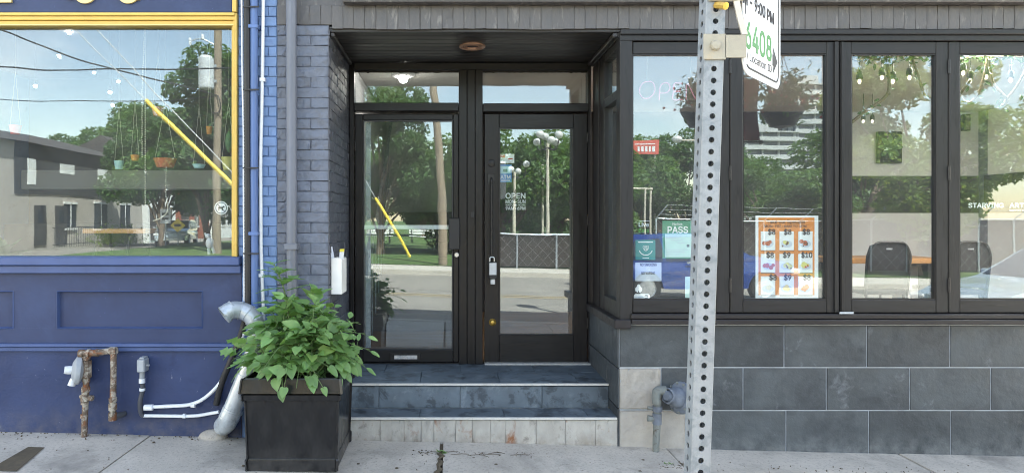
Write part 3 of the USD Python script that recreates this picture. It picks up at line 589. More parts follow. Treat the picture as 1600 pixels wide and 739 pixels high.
# rooms behind the doors and the bay
part(cafe, 'room_floor', bx(-1.0, XE - .2, YD + .1, 6.0, E - .1, E - .004), M['floor_wood'])
part(cafe, 'bay_floor', bx(XR + .1, XE - .2, .2, YD + .1, E - .1, E - .004), M['floor_wood'])
part(cafe, 'room_ceiling', [bx(XR + .08, XE - .2, .16, YD + .1, 2.96, 3.06), bx(-1.0, XE - .2, YD + .1, 6.0, 2.96, 3.06)], M['int_ceiling'])
part(cafe, 'partition_wall', bx(.13, .21, YD + .1, 6.0, E, 2.955), M['int_grey'])
part(cafe, 'stair_wall', bx(-1.0, -.86, YD + .1, 6.0, E, 2.955), M['int_grey'])
part(cafe, 'end_wall', bx(-.86, .13, 4.6, 4.7, E, 2.955), M['int_grey'])
yb = 4.0; xc = X(1530, yb)
def bz(py): return Z(py, yb)
part(cafe, 'room_wall', [bx(X(1310, yb), xc, yb, yb + .1, bz(275), 2.955), bx(X(1310, yb), xc, yb, yb + .1, E, bz(333))], M['int_grey'])
part(cafe, 'dark_room_wall', bx(.21, X(1310, yb) - .001, yb - .002, yb + .1, E, 2.955), M['int_dark'])
part(cafe, 'wall_band', bx(X(1310, yb), xc, yb - .004, yb + .1, bz(333) + .001, bz(275) - .001), M['int_dark'])
sw = np.array([(xc, yb), (xc - .25, .3)])
def slab(z0, z1, off=0.0, m='int_white'):
    d = np.array([.25, 3.7]); d /= np.linalg.norm(d); n_ = np.array([-d[1], d[0]])
    a, b = sw[0] - n_ * 0 + n_ * off, sw[1] + n_ * off; V = []
    for z_ in (z0, z1):
        for q_ in (a, b, b - n_ * (.1 + off), a - n_ * (.1 + off)): V.append((*q_, z_))
    m_ = trimesh.convex.convex_hull(np.array(V)); return m_
part(cafe, 'return_wall', [slab(bz(275), 2.955), slab(E, bz(333))], M['int_white'])
part(cafe, 'return_wall_band', slab(bz(333) + .001, bz(275) - .001, .004), M['int_dark'])
for k in range(7):                          # stair flight beyond the left door
    part(cafe, 'stair_step', bx(-.85, .12, 2.5 + .26 * k, 4.6, E + .185 * k, E + .185 * (k + 1) - .001, .008), M['stair'])
part(cafe, 'stair_rail', cat_([tube([(-.78, 2.2, E + .9), (-.78, 4.5, E + 2.55)], .02, 8)] + [tube([(-.78, 2.24 + .3 * k, E + (0 if k < 1 else .185 * (k))), (-.78, 2.24 + .3 * k, E + .91 + .216 * k)], .008, 6) for k in range(7)]), M['galv'])
cl = part(cafe, 'ceiling_lamp', lathe([(0, 0), (.11, 0), (.115, -.03), (.09, -.045), (.06, -.05)], (X(630, 1.75), 1.75, 2.958), n=24), M['white'], smooth=40)
part(cl, 'bulb', ball((X(630, 1.75), 1.75, 2.895), .042), M['ceil_lamp'], smooth=True)
for k, xx in enumerate((4.3, 5.2, 6.1)):
    c_ = part(cafe, 'ceiling_lamp', bx(xx - .45, xx + .45, .5, .72, 2.9, 2.959, .01), M['white'])
    part(c_, 'diffuser', bx(xx - .43, xx + .43, .52, .70, 2.892, 2.899), M['ceil_lamp'])
# ------------------------------------------------------------------ the blue shop on the left
shop = thing('blue_shop', 'blue painted shop front with yellow window frame', 'building', (-2.3, 0, .07))
xr = X(377.5)
wall = part(shop, 'base_wall', grid('front', -5.2, xr, -.2, Z(547), .0, 110, 30, .006, 3, 5.0), M['blue_wall'], smooth=60)
part(shop, 'base_ledge', [bx(-5.2, xr, -.03, .02, Z(541), Z(535.5), .004), bx(-5.2, xr, -.018, .02, Z(548), Z(541) - .001, .004)], M['blue_trim'])
pz = (Z(512.5), Z(455.5))
outs = [(-560 + 0, -330), (-260, 20.5), (90, 315.5)]
cols = [(-480, -330 - 0), (-260, 20.5), (90, 315.5)]
xs_ = [-5.2] + [v for a, b in cols for v in (X(a), X(b))] + [xr]
rails = [bx(-5.2, xr, .0, .03, Z(536.5), pz[0]), bx(-5.2, xr, .0, .03, pz[1], Z(426))]
for a, b in zip(xs_[0::2], xs_[1::2]): rails.append(bx(a, b, .0005, .0295, pz[0] - .001, pz[1] + .001))
part(shop, 'panel_frame', cat_(rails), M['blue_dark'])
for a, b in cols:
    xa, xb = X(a), X(b); w = .007
    p_ = part(shop, 'panel', bx(xa, xb, .02, .03, pz[0], pz[1]), M['blue_dark'])
    V = [(xa, -.006, pz[0]), (xb, -.006, pz[0]), (xb, -.006, pz[1]), (xa, -.006, pz[1]), (xa + w, .0205, pz[0] + w), (xb - w, .0205, pz[0] + w), (xb - w, .0205, pz[1] - w), (xa + w, .0205, pz[1] - w),
         (xa - .006, .0, pz[0] - .006), (xb + .006, .0, pz[0] - .006), (xb + .006, .0, pz[1] + .006), (xa - .006, .0, pz[1] + .006)]
    part(p_, 'panel_moulding', tm(V, [(i, (i + 1) % 4, 4 + (i + 1) % 4, 4 + i) for i in range(4)] + [(8 + i, 8 + (i + 1) % 4, (i + 1) % 4, i) for i in range(4)]), M['blue_trim'])
part(shop, 'window_sill', [bx(-5.2, xr + .002, -.05, .12, Z(414), Z(401), .007), bx(-5.2, xr + .002, -.03, .03, Z(426.5), Z(414) - .001, .005)], M['blue_trim'])
wf = part(shop, 'window_frame', [bx(-5.2, X(369), -.03, .1, Z(26.5), Z(22), .003), bx(-5.2, X(369), -.018, .1, Z(33), Z(26.5) - .001, .004), bx(-5.2, X(366), -.004, .1, Z(39), Z(33) - .001, .003)], M['yellow'])
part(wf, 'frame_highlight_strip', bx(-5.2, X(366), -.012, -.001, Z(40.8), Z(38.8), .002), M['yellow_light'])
part(shop, 'window_jamb', [bx(X(361.5), X(364.5), .005, .1, Z(401), Z(39), .002), bx(X(364.5) + .0005, X(367.5), -.01, .1, Z(401), Z(33), .004), bx(X(367.5) + .0005, X(371.8), -.022, .1, Z(401), Z(22), .004)], M['yellow'])
part(shop, 'window_jamb', bx(X(364.5), X(371.8), -.03, .0, Z(21), 3.6, .004), M['yellow'])
part(shop, 'shop_pane', bx(-5.2, X(363), .045, .051, Z(403), Z(38)), M['pane'])
part(shop, 'sign_fascia', bx(-5.2, X(364), -.014, .1, Z(21), 3.6, .004), M['blue_dark'])
# lower edges of the raised gold letters
def arc(cx_, cz, r, t0, t1, w):
    a = np.linspace(t0, t1, 18); return shapely.LineString([(cx_ + r * math.cos(t), cz + r * math.sin(t)) for t in a]).buffer(w)
zb = Z(7)
part(shop, 'gold_letter', plate(sbox(X(-14), zb + .002, X(22), zb + .03).union(sbox(X(-14), zb, X(-4), zb + .16)), -.03, .015), M['gold'])
part(shop, 'gold_letter', plate(arc(X(136), zb + .075, .068, 2.6, 6.6, .012), -.03, .015), M['gold'])
part(shop, 'gold_letter', plate(arc(X(203), zb + .075, .066, 3.0, 6.4, .014).union(sbox(X(216), zb + .02, X(221), zb + .16)), -.03, .015), M['gold'])
part(shop, 'gold_letter', plate(sbox(X(108), zb + .024, X(116), zb + .16), -.03, .015), M['gold'])
# the strip of blue brickwork beside the window
bs = part(shop, 'brick_strip', bx(xr, -1.1795, .012, .3, -.2, 9.2), M['blue_brick'])
z = Z(-20); row = 0; CB = 15.6 / F * 4.5
xj = X(372)
while z > .6:
    for a, b in ([(372.5, 403), (404, 432)] if row % 2 else [(372.5, 418.5), (419.5, 432)]):
        a = max(a, 377.9) if z < Z(401) else a
        seed += 1
        part(bs, 'brick', piece('front', X(a), X(b), z - CB + .0055, z, .012, d=.010, ch=.003, nu=4, nv=3, rough=.0014, seed=seed, jit=.001), M['blue_brick'], smooth=35)
    z -= CB; row += 1
part(shop, 'upper_wall', bx(-5.2, xr - .0005, .03, .25, 3.6, 9.2), M['blue_brick'])
part(shop, 'brick_jamb', bx(X(371.9), xr - .0005, .012, .3, Z(401) + .001, 3.6), M['blue_brick'])
part(shop, 'back_wall', bx(-5.2, -1.19, 6.0, 6.2, -.3, 9.2), M['grey_brick'])
part(shop, 'side_wall', bx(-5.4, -5.2, .0, 6.2, -.3, 9.2), M['blue_brick'])
part(shop, 'roof', bx(-5.2, -1.19, .25, 6.0, 8.8, 9.0), M['roof_dark'])
part(shop, 'party_wall', bx(-1.36, -1.19, .3, 6.0, -.2, 8.8), M['int_brown'])
part(shop, 'room_floor', bx(-5.2, -1.36, .03, 6.0, .0, .25), M['floor_wood'])
part(shop, 'room_ceiling', bx(-5.2, -1.36, .1, 6.0, 3.3, 3.4), M['int_brown'])
part(shop, 'room_wall', bx(-5.2, -1.36, 3.6, 3.7, .25, 3.3), M['int_brown'])
part(shop, 'display_shelf', bx(-4.9, -1.5, .13, .55, 1.12, 1.16), M['table_wood'])
part(shop, 'counter', bx(-5.1, -1.5, 3.0, 3.5, .25, Z(350, 3.0), .01), M['int_brown'])
part(shop, 'wall_shelf', bx(-5.1, -1.5, 3.3, 3.59, Z(296, 3.3), Z(266, 3.3), .01), M['int_grey'])
rg = np.random.default_rng(8)
for k, (px, py) in enumerate(((172, 145), (185, 128), (92, 88), (147, 114), (108, 52), (55, 135), (176, 165))):
    yy = 1.6 + .3 * (k % 4)
    c_ = part(shop, 'ceiling_spot', lathe([(0, .07), (.016, .06), (.02, 0.01)], P(px, py, yy) + [0, 0, .0], n=12), M['int_brown'], smooth=40)
    part(c_, 'lamp', ball(P(px, py, yy), .014, 1), M['spot'], smooth=True)
    part(c_, 'rod', tube([P(px, py, yy) + [0, 0, .065], [X(px, yy), yy, 3.3]], .003, 5), M['int_brown'])

# ------------------------------------------------------------------ things on the walls
def pipe(name, label, cat, pts, r, m, rad=.05, n=12, brackets=(), bm=None):
    t = thing(name, label, cat, pts[-1])
    part(t, 'pipe', tube(rounded(pts, rad), r, n), m, smooth=40)
    for b in brackets: part(t, 'pipe_clip', b, bm or m)
    return t
def clip(px, py, y, r, w=.012): 
    x, z = X(px, y), Z(py, y); return bx(x - r - .006, x + r + .006, y - r - .003, .012, z - w, z + w, .002)
yp = -.05
pipe('downspout', 'blue painted downpipe between cables on blue brick', 'downpipe', [P(397, -40, yp), P(397, 300, yp), P(398, 480, yp), P(399, 560, yp)], .0265, M['blue_pipe'], brackets=[clip(397, 43, yp, .0265), clip(397, 365, yp, .0265)])
pipe('downspout', 'grey painted downpipe on the grey brick pier', 'downpipe', [P(455, -40, -.055), P(456, 430, -.055), P(457, 470, -.05), P(468, 560, -.03)], .0365, M['grey_pipe'], brackets=[clip(456, 385, -.055, .0365, .02)])
pipe('conduit', 'thin white conduit left of the black cable', 'conduit', [P(377.5, -40, -.02), P(379, 120, -.02), P(381, 210, -.02), P(381, 300, -.02), P(382, 470, -.02)], .0075, M['white_pipe'], .1)
pipe('conduit', 'white conduit right of the blue downpipe', 'conduit', [P(412, -40, -.02), P(410, 120, -.02), P(407, 260, -.02), P(408, 400, -.02), P(412, 500, -.02)], .0125, M['white_pipe'], .1, brackets=[clip(410.5, 125, -.02, .0125), clip(408, 430, -.02, .0125)])
# black corrugated cable
t = thing('black_cable', 'black ribbed cable running down and slanting to the wall foot', 'cable', P(336, 628, -.03))
line = rounded([P(386, -40, -.06), P(386.5, 200, -.06), P(388, 480, -.06), P(377, 525, -.06), P(345, 600, -.045), P(338, 632, -.03)], .12, 8)
dist = np.r_[0, np.cumsum(np.linalg.norm(np.diff(line, axis=0), axis=1))]; L_ = np.arange(0, dist[-1], .011)
fine = np.stack([np.interp(L_, dist, line[:, k]) for k in range(3)], 1)
part(t, 'ribbed_sheath', tube(fine, .0205 + .0025 * (np.arange(len(fine)) % 2), 10), M['black_cable'], smooth=60)
for py in (17, 144, 264, 395): part(t, 'cable_tie', bx(X(381, -.06), X(406, -.06), -.085, -.079, Z(py) - .006, Z(py) + .004), M['black_cable'])
t = thing('conduit', 'white conduit bending up from a grey joint beside black cable', 'conduit', P(227, 636, -.03))
part(t, 'pipe', tube(rounded([P(226, 636, -.03), P(308, 632, -.03), P(345, 600, -.05), P(381, 520, -.065)], .12, 8), .0125, 12), M['white_pipe'], smooth=40)
part(t, 'coupling', tube([P(226, 636.5, -.03), P(239, 636, -.03)], .021, 12), M['white_pipe'], smooth=40)
for px, py in ((302, 632.3),): part(t, 'pipe_clip', tube([P(px - 3, py, -.03), P(px + 3, py, -.03)], .019, 12), M['white_pipe'], smooth=40)
t = thing('conduit', 'thinner white conduit lying lowest on the blue wall', 'conduit', P(225, 649, -.025))
part(t, 'pipe', tube(rounded([P(224, 649, -.025), P(305, 650, -.025), P(342, 643, -.04)], .1, 8), .0115, 12), M['white_pipe'], smooth=40)
part(t, 'pipe_clip', tube([P(286, 649.5, -.025), P(290, 649.5, -.025)], .0165, 12), M['white_pipe'], smooth=40)
t = thing('junction_conduit', 'short grey conduit with a boxy head on blue wall', 'conduit', P(220, 650, -.03))
part(t, 'conduit_head', cat_([bx(X(216, -.05), X(228, -.05), -.075, .0, Z(578), Z(558), .006), bx(X(218.5, -.05), X(226, -.05), -.06, .0, Z(558), Z(555.5), .003), bx(X(227, -.05), X(232.5, -.05), -.045, -.03, Z(570), Z(567), .003)]), M['conduit_grey'])
part(t, 'pipe', tube([P(222.5, 578, -.035), P(222, 592, -.035)], .0175, 12), M['conduit_grey'], smooth=40)
part(t, 'coupling', tube([P(222, 591, -.035), P(222, 598, -.035)], .0205, 12), M['white_pipe'], smooth=40)
part(t, 'hose', tube(smooth_line([P(222, 597, -.035), P(223, 608, -.035), P(219, 628, -.035), P(220, 643, -.03), P(224, 650, -.025)]), .0155, 12), M['flex_dark'], smooth=40)
part(t, 'coupling', tube([P(222.3, 606, -.035), P(222.2, 610, -.035)], .0195, 12), M['white_pipe'], smooth=40)
# rusty gas pipe
yg = -.07
t = thing('gas_pipe', 'rusty gas pipe with a round regulator on blue wall', 'gas pipe', P(132, 690, yg))
part(t, 'riser', tube([P(134, 552, yg), P(134.5, 600, yg), P(133, 640, yg), P(131, 692, yg)], .0195, 12), M['rust'], smooth=40)
part(t, 'cross_pipe', tube([P(124, 552, yg), P(150, 551, yg), P(178, 547, yg), P(181, 547, yg)], [.022, .022, .0185, .0185], 12), M['rust'], smooth=40)
for a, b, r in (((124, 552), (131, 552), .027), ((137, 552), (141, 552), .03), ((150, 551), (154, 550.5), .025), ((172, 548), (182, 547.5), .026)):
    part(t, 'fitting', tube([P(*a, yg), P(*b, yg)], r, 12), M['rust'], smooth=40)
part(t, 'drop_pipe', tube([P(177.5, 547, yg), P(177, 600, yg), P(176, 652, yg)], .02, 12), M['rust'], smooth=40)
for a, b, r in (((134.5, 556), (134.5, 562), .027), ((135, 563), (135, 589), .034), ((134.5, 589), (134.4, 596), .025), ((134, 604), (134, 611), .028), ((133.5, 612), (133.5, 617), .023), ((133, 618), (133, 626), .03), ((132.5, 627), (132.5, 631), .025), ((131.5, 646), (131.5, 652), .024), ((176.5, 621), (176.5, 627), .026), ((176, 630), (176, 640), .027), ((176, 644), (176, 656), .027)):
    part(t, 'fitting', tube([P(*a, yg), P(*b, yg)], r, 8 if r > .0275 else 12), M['rust'], smooth=40)
part(t, 'wall_stub', tube([P(176, 650, yg), P(188, 648, -.03), P(196, 645, .0)], [.02, .021, .016], 12), M['flex_dark'], smooth=40)
part(t, 'valve_tee', tube([P(125, 619, yg), P(145, 622, yg)], [.012, .02], 10), M['rust'], smooth=40)
rc = P(123, 578, yg); ax = np.array([-.86, -.5, .12])
part(t, 'regulator', lathe([(.0, .045), (.05, .04), (.09, .02), (.096, .006), (.096, -.008), (.085, -.014), (.05, -.03), (.03, -.05), (.0, -.05)], rc, ax, 24), M['conduit_grey'], smooth=40)
part(t, 'regulator_cap', lathe([(.0, .085), (.024, .085), (.028, .06), (.028, .03)], rc, ax, 16), M['white_pipe'], smooth=40)
part(t, 'regulator_spout', tube([rc + [-.02, -.03, -.05], rc + [-.03, -.035, -.095]], [.018, .024], 12), M['white_pipe'], smooth=40)
part(t, 'wire_loop', tube(smooth_line([P(108, 688, yg - .02), P(122, 690, yg - .04), P(141, 688, yg - .02), P(140, 685, yg + .03), P(128, 687, yg + .03), P(121, 691, yg - .02)]), .003, 6), M['white_pipe'], smooth=40)
# bent air duct
yv = -.12
t = thing('vent_duct', 'pale galvanised vent duct with hooked elbow behind the planter', 'duct', P(352, 660, yv))
part(t, 'elbow', tube(smooth_line([P(350, 492, yv - .06), P(360, 485, yv - .04), P(376, 485, yv), P(391, 492, yv), P(400, 507, yv), P(401, 530, yv), P(394, 560, yv), P(384, 588, yv)], 5), .058, 20, cap=False), M['duct'], smooth=40)
part(t, 'duct_mouth', tube([P(349.5, 492.5, yv - .062), P(353, 490, yv - .054)], .062, 20, cap=False), M['duct'], smooth=40)
ls = smooth_line([P(350, 492, yv - .06), P(360, 485, yv - .04), P(376, 485, yv), P(391, 492, yv), P(400, 507, yv), P(401, 530, yv)], 5)
for k in (5, 10, 14, 18, 22): part(t, 'seam', tube([ls[k] - (ls[k + 1] - ls[k]) * .12, ls[k] + (ls[k + 1] - ls[k]) * .12], .0635, 20), M['duct'], smooth=40)
part(t, 'straight_duct', tube([P(385, 585, yv), P(362, 643, yv)], .062, 20), M['duct'], smooth=40)
part(t, 'bottom_elbow', tube(smooth_line([P(364, 638, yv), P(358, 652, yv), P(354, 660, yv + .02), P(350, 664, yv + .07), P(350, 664, .0)], 5), .066, 20), M['duct'], smooth=40)
for a in (0, 1): part(t, 'seam', tube([P(363.5 - 5 * a, 641 + 10 * a, yv), P(362.7 - 5 * a, 643 + 10 * a, yv)], .069, 20), M['duct'], smooth=40)
single('concrete_lump', ball((X(333, -.02), -.02, ground(-1.6)), (.1, .06, .055), 3), M['concrete'], 'small lump of spilled concrete at the blue wall foot', 'concrete', smooth=True)
# wall flyer box
t = thing('flyer_box', 'white rust-stained open box fixed to the dark brick', 'box', (XL + .04, .17, Z(459, .1)))
z0, z1 = Z(458, .08), Z(404, .08)
xa, xb, ya, yb_ = XL + .002, XL + .074, .055, .27
part(t, 'box_shell', cat_([bx(xa, xb, ya, ya + .004, z0, z1 + .004), bx(xb - .004, xb, ya + .004, yb_, z0, z1 - .006), bx(xa, xb - .004, yb_ - .004, yb_, z0, z1), bx(xa, xa + .004, ya + .004, yb_ - .004, z0, z1), bx(xa, xb, ya, yb_, z0 - .004, z0)]), M['white_box'])
for k, (dx, lean, top, m, lab) in enumerate(((.022, -.03, .085, 'paper_grey', 'grey leaflet leaning left in the flyer box'), (.05, .012, .065, 'paper', 'white leaflet with yellow top in the flyer box'))):
    bq = np.array([xa + dx, .075 + .06 * k, z1 - .08]); wv = np.array([.012, .085, 0]) if k else np.array([.0, .05, 0])
    up = np.array([lean, 0, .08 + top]); wx = np.array([.02, .012, 0]) if k == 0 else np.array([.03, .012, 0])
    f = thing('leaflet', lab, 'leaflet', bq)
    V = [bq - wx / 2, bq + wx / 2, bq + wx / 2 + up, bq - wx / 2 + up]; V = V + [v + [0, .003, 0] for v in V]
    part(f, 'sheet', trimesh.convex.convex_hull(np.array(V)), M[m])
    if k: 
        V = [bq - wx / 2 + up * .86, bq + wx / 2 + up * .86, bq + wx / 2 + up, bq - wx / 2 + up]; V = [v - [0, .0012, 0] for v in V] + [v + [0, .0005, 0] for v in V]
        part(f, 'yellow_band', trimesh.convex.convex_hull(np.array(V)), M['yellow_paper'])
# lock box on the door handle
t = thing('lock_box', 'silver key lock box hanging on the black door handle', 'lock box', (D(768), dy - .06, H(443)))
part(t, 'shackle', tube(rounded([(D(764.5), dy - .06, H(412)), (D(764.5), dy - .06, H(401)), (D(771.5), dy - .06, H(401)), (D(771.5), dy - .06, H(412))], .02), .005, 8), M['steel'], smooth=40)
part(t, 'body', bx(D(762.5), D(775.5), dy - .085, dy - .035, H(434), H(408), .008), M['plastic_black'])
part(t, 'face_plate', bx(D(763.5), D(774.5), dy - .089, dy - .0855, H(428), H(409.5), .004), M['lockbox'])
part(t, 'key_slot', bx(D(764), D(774), dy - .09, dy - .086, H(434), H(430), .002), M['plastic_black'])
part(t, 'lower_latch', bx(D(765.5), D(772.5), dy - .08, dy - .05, H(443), H(434.5), .004), M['lockbox'])
# grey gas fitting at the foot of the slate wall
yg = -.09
t = thing('gas_regulator', 'grey gas riser and round regulator below the slate wall', 'gas regulator', P(1025, 700, yg))
part(t, 'riser', tube([P(1028, 612, yg), P(1026.5, 660, yg), P(1024.5, 706, yg)], [.025, .025, .022], 14), M['gas_pipe'], smooth=40)
part(t, 'elbow', tube(smooth_line([P(1026.5, 630, yg), P(1026, 616, yg), P(1029, 610, yg), P(1040, 610, yg)], 6), .032, 14), M['gas_pipe'], smooth=40)
for a, b, r in (((1027, 634), (1027, 642), .033), ((1026.6, 645), (1026.6, 662), .031)): part(t, 'fitting', tube([P(*a, yg), P(*b, yg)], r, 10), M['gas_grey'], smooth=40)
part(t, 'valve', tube([P(1012, 653, yg), P(1026, 654, yg)], [.022, .018], 8), M['gas_pipe'], smooth=40)
part(t, 'plug', tube([P(1012, 637, yg), P(1026, 638, yg)], [.013, .009], 8), M['gas_pipe'], smooth=40)
rc = P(1062, 621, yg); ax = np.array([-.9, -.38, .22])
part(t, 'regulator', lathe([(0, .12), (.03, .12), (.04, .085), (.062, .055), (.068, .03), (.07, .012), (.1, .01), (.108, .0), (.108, -.016), (.09, -.03), (.0, -.04)], rc, ax, 28), M['gas_grey'], smooth=40)
ax = ax / np.linalg.norm(ax); u = np.cross(ax, [0, 0, 1]); u /= np.linalg.norm(u); w_ = np.cross(ax, u)
for k in range(10): part(t, 'bolt', lathe([(0, .012), (.008, .012), (.008, 0)], rc + ax * .009 + .097 * (math.cos(k * .628) * u + math.sin(k * .628) * w_), ax, 6), M['gas_pipe'])
part(t, 'wrap', cat_([tube(smooth_line([rc + ax * (.1 + .012 * math.sin(3 * q_ + k)) + (.05) * (math.cos(q_) * u + math.sin(q_) * w_) for q_ in np.linspace(k, k + 6.3, 9)], 4), .005, 6) for k in range(3)]), M['gas_grey'], smooth=40)

# ------------------------------------------------------------------ planter and its plant
gx = -.94
pl = thing('planter', 'square black plastic planter box on the pavement', 'planter', (gx, -.34, ground(gx)))
zg = ground(gx)
def ring(cx_, cy_, sections):
    """A tapering square vessel: (half width, height) sections joined, hollow on top."""
    V, Fc = [], []
    for h, z_ in sections:
        c = .012
        for sx, sy in ((-1, -1), (1, -1), (1, 1), (-1, 1)):
            a, b = (h - c, h) if (sx * sy > 0) else (h, h - c)
            V += [(cx_ + sx * a, cy_ + sy * b, z_), (cx_ + sx * (h - c if (sx * sy < 0) else h), cy_ + sy * (h if (sx * sy < 0) else h - c), z_)]
    n = 8
    for i in range(len(sections) - 1):
        for j in range(n): Fc.append((i * n + j, i * n + (j + 1) % n, (i + 1) * n + (j + 1) % n, (i + 1) * n + j))
    return tm(V, Fc)
cxp, cyp = -.935, -.325
def rg2(secs): return ring(cxp, cyp, [(h, zg + z_) for h, z_ in secs])
part(pl, 'body', rg2([(.268, .0), (.272, .03), (.285, .44)]), M['planter'], smooth=30)
part(pl, 'foot_band', rg2([(.27, .0), (.279, .005), (.281, .068), (.276, .078), (.27, .08)]), M['planter'], smooth=30)
part(pl, 'lip', rg2([(.283, .425), (.298, .43), (.3, .462), (.29, .468), (.284, .468)]), M['planter'], smooth=30)
part(pl, 'rim', rg2([(.287, .4685), (.311, .474), (.301, .552), (.297, .562), (.285, .562), (.28, .5)]), M['planter'], smooth=30)
part(pl, 'soil', grid('top', cxp - .285, cxp + .285, cyp - .285, cyp + .285, zg + .52, 14, 14, .015, 9, 12), M['soil'], smooth=60)

def leaf_mesh(kind, seed):
    g = np.random.default_rng(seed)
    if kind == 'heart':
        half = [(0, 0), (.2, -.06), (.34, .08), (.38, .28), (.3, .55), (.15, .8), (0, 1.0)]
    elif kind == 'jag':
        half = [(0, 0), (.09, .1), (.2, .18), (.1, .3), (.28, .42), (.13, .55), (.26, .68), (.1, .8), (0, 1.0)]
    else:
        half = [(0, 0), (.14, .12), (.23, .35), (.2, .6), (.1, .85), (0, 1.0)]
    n = len(half); V = []
    cup, droop = g.uniform(.15, .5), g.uniform(.05, .35)
    for s in (-1, 1):
        for w, l in half: V.append((s * w * (1 + g.normal(0, .05)), l, cup * abs(w) * (1 if kind != 'jag' else .5) - droop * l * l * .5 + g.normal(0, .012)))
    for w, l in half: V.append((0, max(l, 0), -droop * l * l * .5))
    Fc = []
    for i in range(n - 1):
        Fc += [(i, 2 * n + i, 2 * n + i + 1), (i, 2 * n + i + 1, i + 1), (2 * n + i, n + i, n + i + 1), (2 * n + i, n + i + 1, 2 * n + i + 1)]
    m = trimesh.Trimesh(np.array(V), np.array(Fc), process=False); return m
def put_leaf(kind, seed, base, direction, up, size):
    m = leaf_mesh(kind, seed); y = np.asarray(direction, float); y /= np.linalg.norm(y)
    x = np.cross(y, up); x /= np.linalg.norm(x) + 1e-9; z_ = np.cross(x, y)
    m.vertices = np.asarray(base) + size * (m.vertices @ np.array([x, y, z_])); return m
plant = thing('potted_plant', 'leafy green plant with a tall shoot in the black planter', 'plant', (cxp, cyp, zg + .53))
g = np.random.default_rng(21)
stems, leaves, pale = [], [], []
root = np.array([cxp, cyp, zg + .53])
def shoot(tip, n, s0, s1, kind='heart', bend=.25):
    b0 = root + np.array([g.uniform(-.2, .2), g.uniform(-.2, .2), 0])
    mid = (b0 + tip) / 2 + np.array([0, 0, bend * np.linalg.norm(tip - b0)])
    line = smooth_line([b0, mid, tip], 10); stems.append(tube(line, np.linspace(.0055, .0018, len(line)), 5))
    for k in range(n):
        t = 1 - .8 * (k / n) ** 1.1; i = min(int(t * (len(line) - 1)), len(line) - 2); q = line[i]
        out = (tip - root) * [1, 1, .3]; out = out / (np.linalg.norm(out) + 1e-9)
        ang = k * 2.4 + g.uniform(-.5, .5)
        dr = np.array([math.cos(ang), math.sin(ang), 0]) * .9 + out * .7 + np.array([0, 0, g.uniform(-.4, .4)])
        if k == 0: dr = tip - line[-4] + np.array([0, 0, -.02])
        up = np.array([0, -.35, 1.0]) + out * .5 + g.normal(0, .25, 3)
        size = s0 + (s1 - s0) * g.random() * (1 if k else .8)
        d2 = dr / np.linalg.norm(dr); q2 = q + d2 * g.uniform(.02, .05)
        stems.append(tube([q, q2], .0014, 4, cap=False))
        (pale if g.random() < .1 else leaves).append(put_leaf(kind, int(g.integers(1e9)), q2, d2, up, size))
for k in range(62):
    th = g.uniform(0, 2 * np.pi); rr = math.sqrt(g.uniform(.05, 1))
    tip = root + np.array([rr * math.cos(th) * .37 - .02, rr * math.sin(th) * .3, .10 + .30 * math.sqrt(max(0, 1 - rr * rr)) * g.uniform(.6, 1.2) + g.uniform(-.07, .10)])
    shoot(tip, 8, .04, .112)
for k in range(5):                                   # hanging over the front and right edge
    tip = root + np.array([g.uniform(-.25, .3), -.33 - g.uniform(0, .06), g.uniform(-.02, .1)])
    shoot(tip, 5, .055, .1, bend=.45)
for k in range(26):                                   # low growth along the rim
    a = g.uniform(-2.9, .35); tip = root + np.array([.30 * math.cos(a) * (1.1 if math.cos(a) > 0 else .95), .30 * math.sin(a), g.uniform(.02, .13)])
    shoot(tip, 5, .06, .11, bend=.3)
for dx, dz in ((.42, .07), (.45, .17), (.42, .27), (.38, .34)):
    shoot(root + np.array([dx, -.12, dz]), 6, .05, .09, 'lance')
for dx, dz in ((-.42, .1), (-.38, .18), (-.36, .05)):
    shoot(root + np.array([dx, -.05, dz]), 5, .13, .19, 'jag')
tall = P(428, 412, -.3); line = smooth_line([root + [-.02, .02, 0], P(456, 520, -.3), P(443, 450, -.3), tall], 10); stems.append(tube(line, np.linspace(.008, .003, len(line)), 6))
for k in range(22):
    t = 1 - .6 * k / 22; q = line[min(int(t * (len(line) - 1)), len(line) - 1)]
    ang = k * 2.4; dr = np.array([math.cos(ang), math.sin(ang) * .8, g.uniform(-.1, .5)])
    leaves.append(put_leaf('jag', 500 + k, q, dr, [0, 0, 1], .10 + .13 * (k / 22) + g.uniform(0, .03)))
for px, py in ((365, 577), (372, 590), (378, 568)):     # paler low leaves at the left
    for k in range(4):
        q = P(px + 40, py - 12, -.6); ang = g.uniform(2.6, 4.2); pale.append(put_leaf('lance', int(g.integers(1e9)), q + g.normal(0, .015, 3), [math.cos(ang), -.5 + g.normal(0, .3), -.1 + g.normal(0, .3)], [0, -.3, 1], .09))
part(plant, 'stem', cat_(stems), M['stem'], smooth=True)
order = sorted(range(len(leaves)), key=lambda i: leaves[i].vertices.mean(0)[1])
for i in order[:270]: part(plant, 'leaf', leaves[i], M['leaf'], smooth=True)
rest = [leaves[i] for i in order[270:]]
if rest: part(plant, 'back_foliage', cat_(rest), M['leaf'], smooth=True, kind='stuff')
for m in pale[:29]: part(plant, 'leaf', m, M['leaf_pale'], smooth=True)

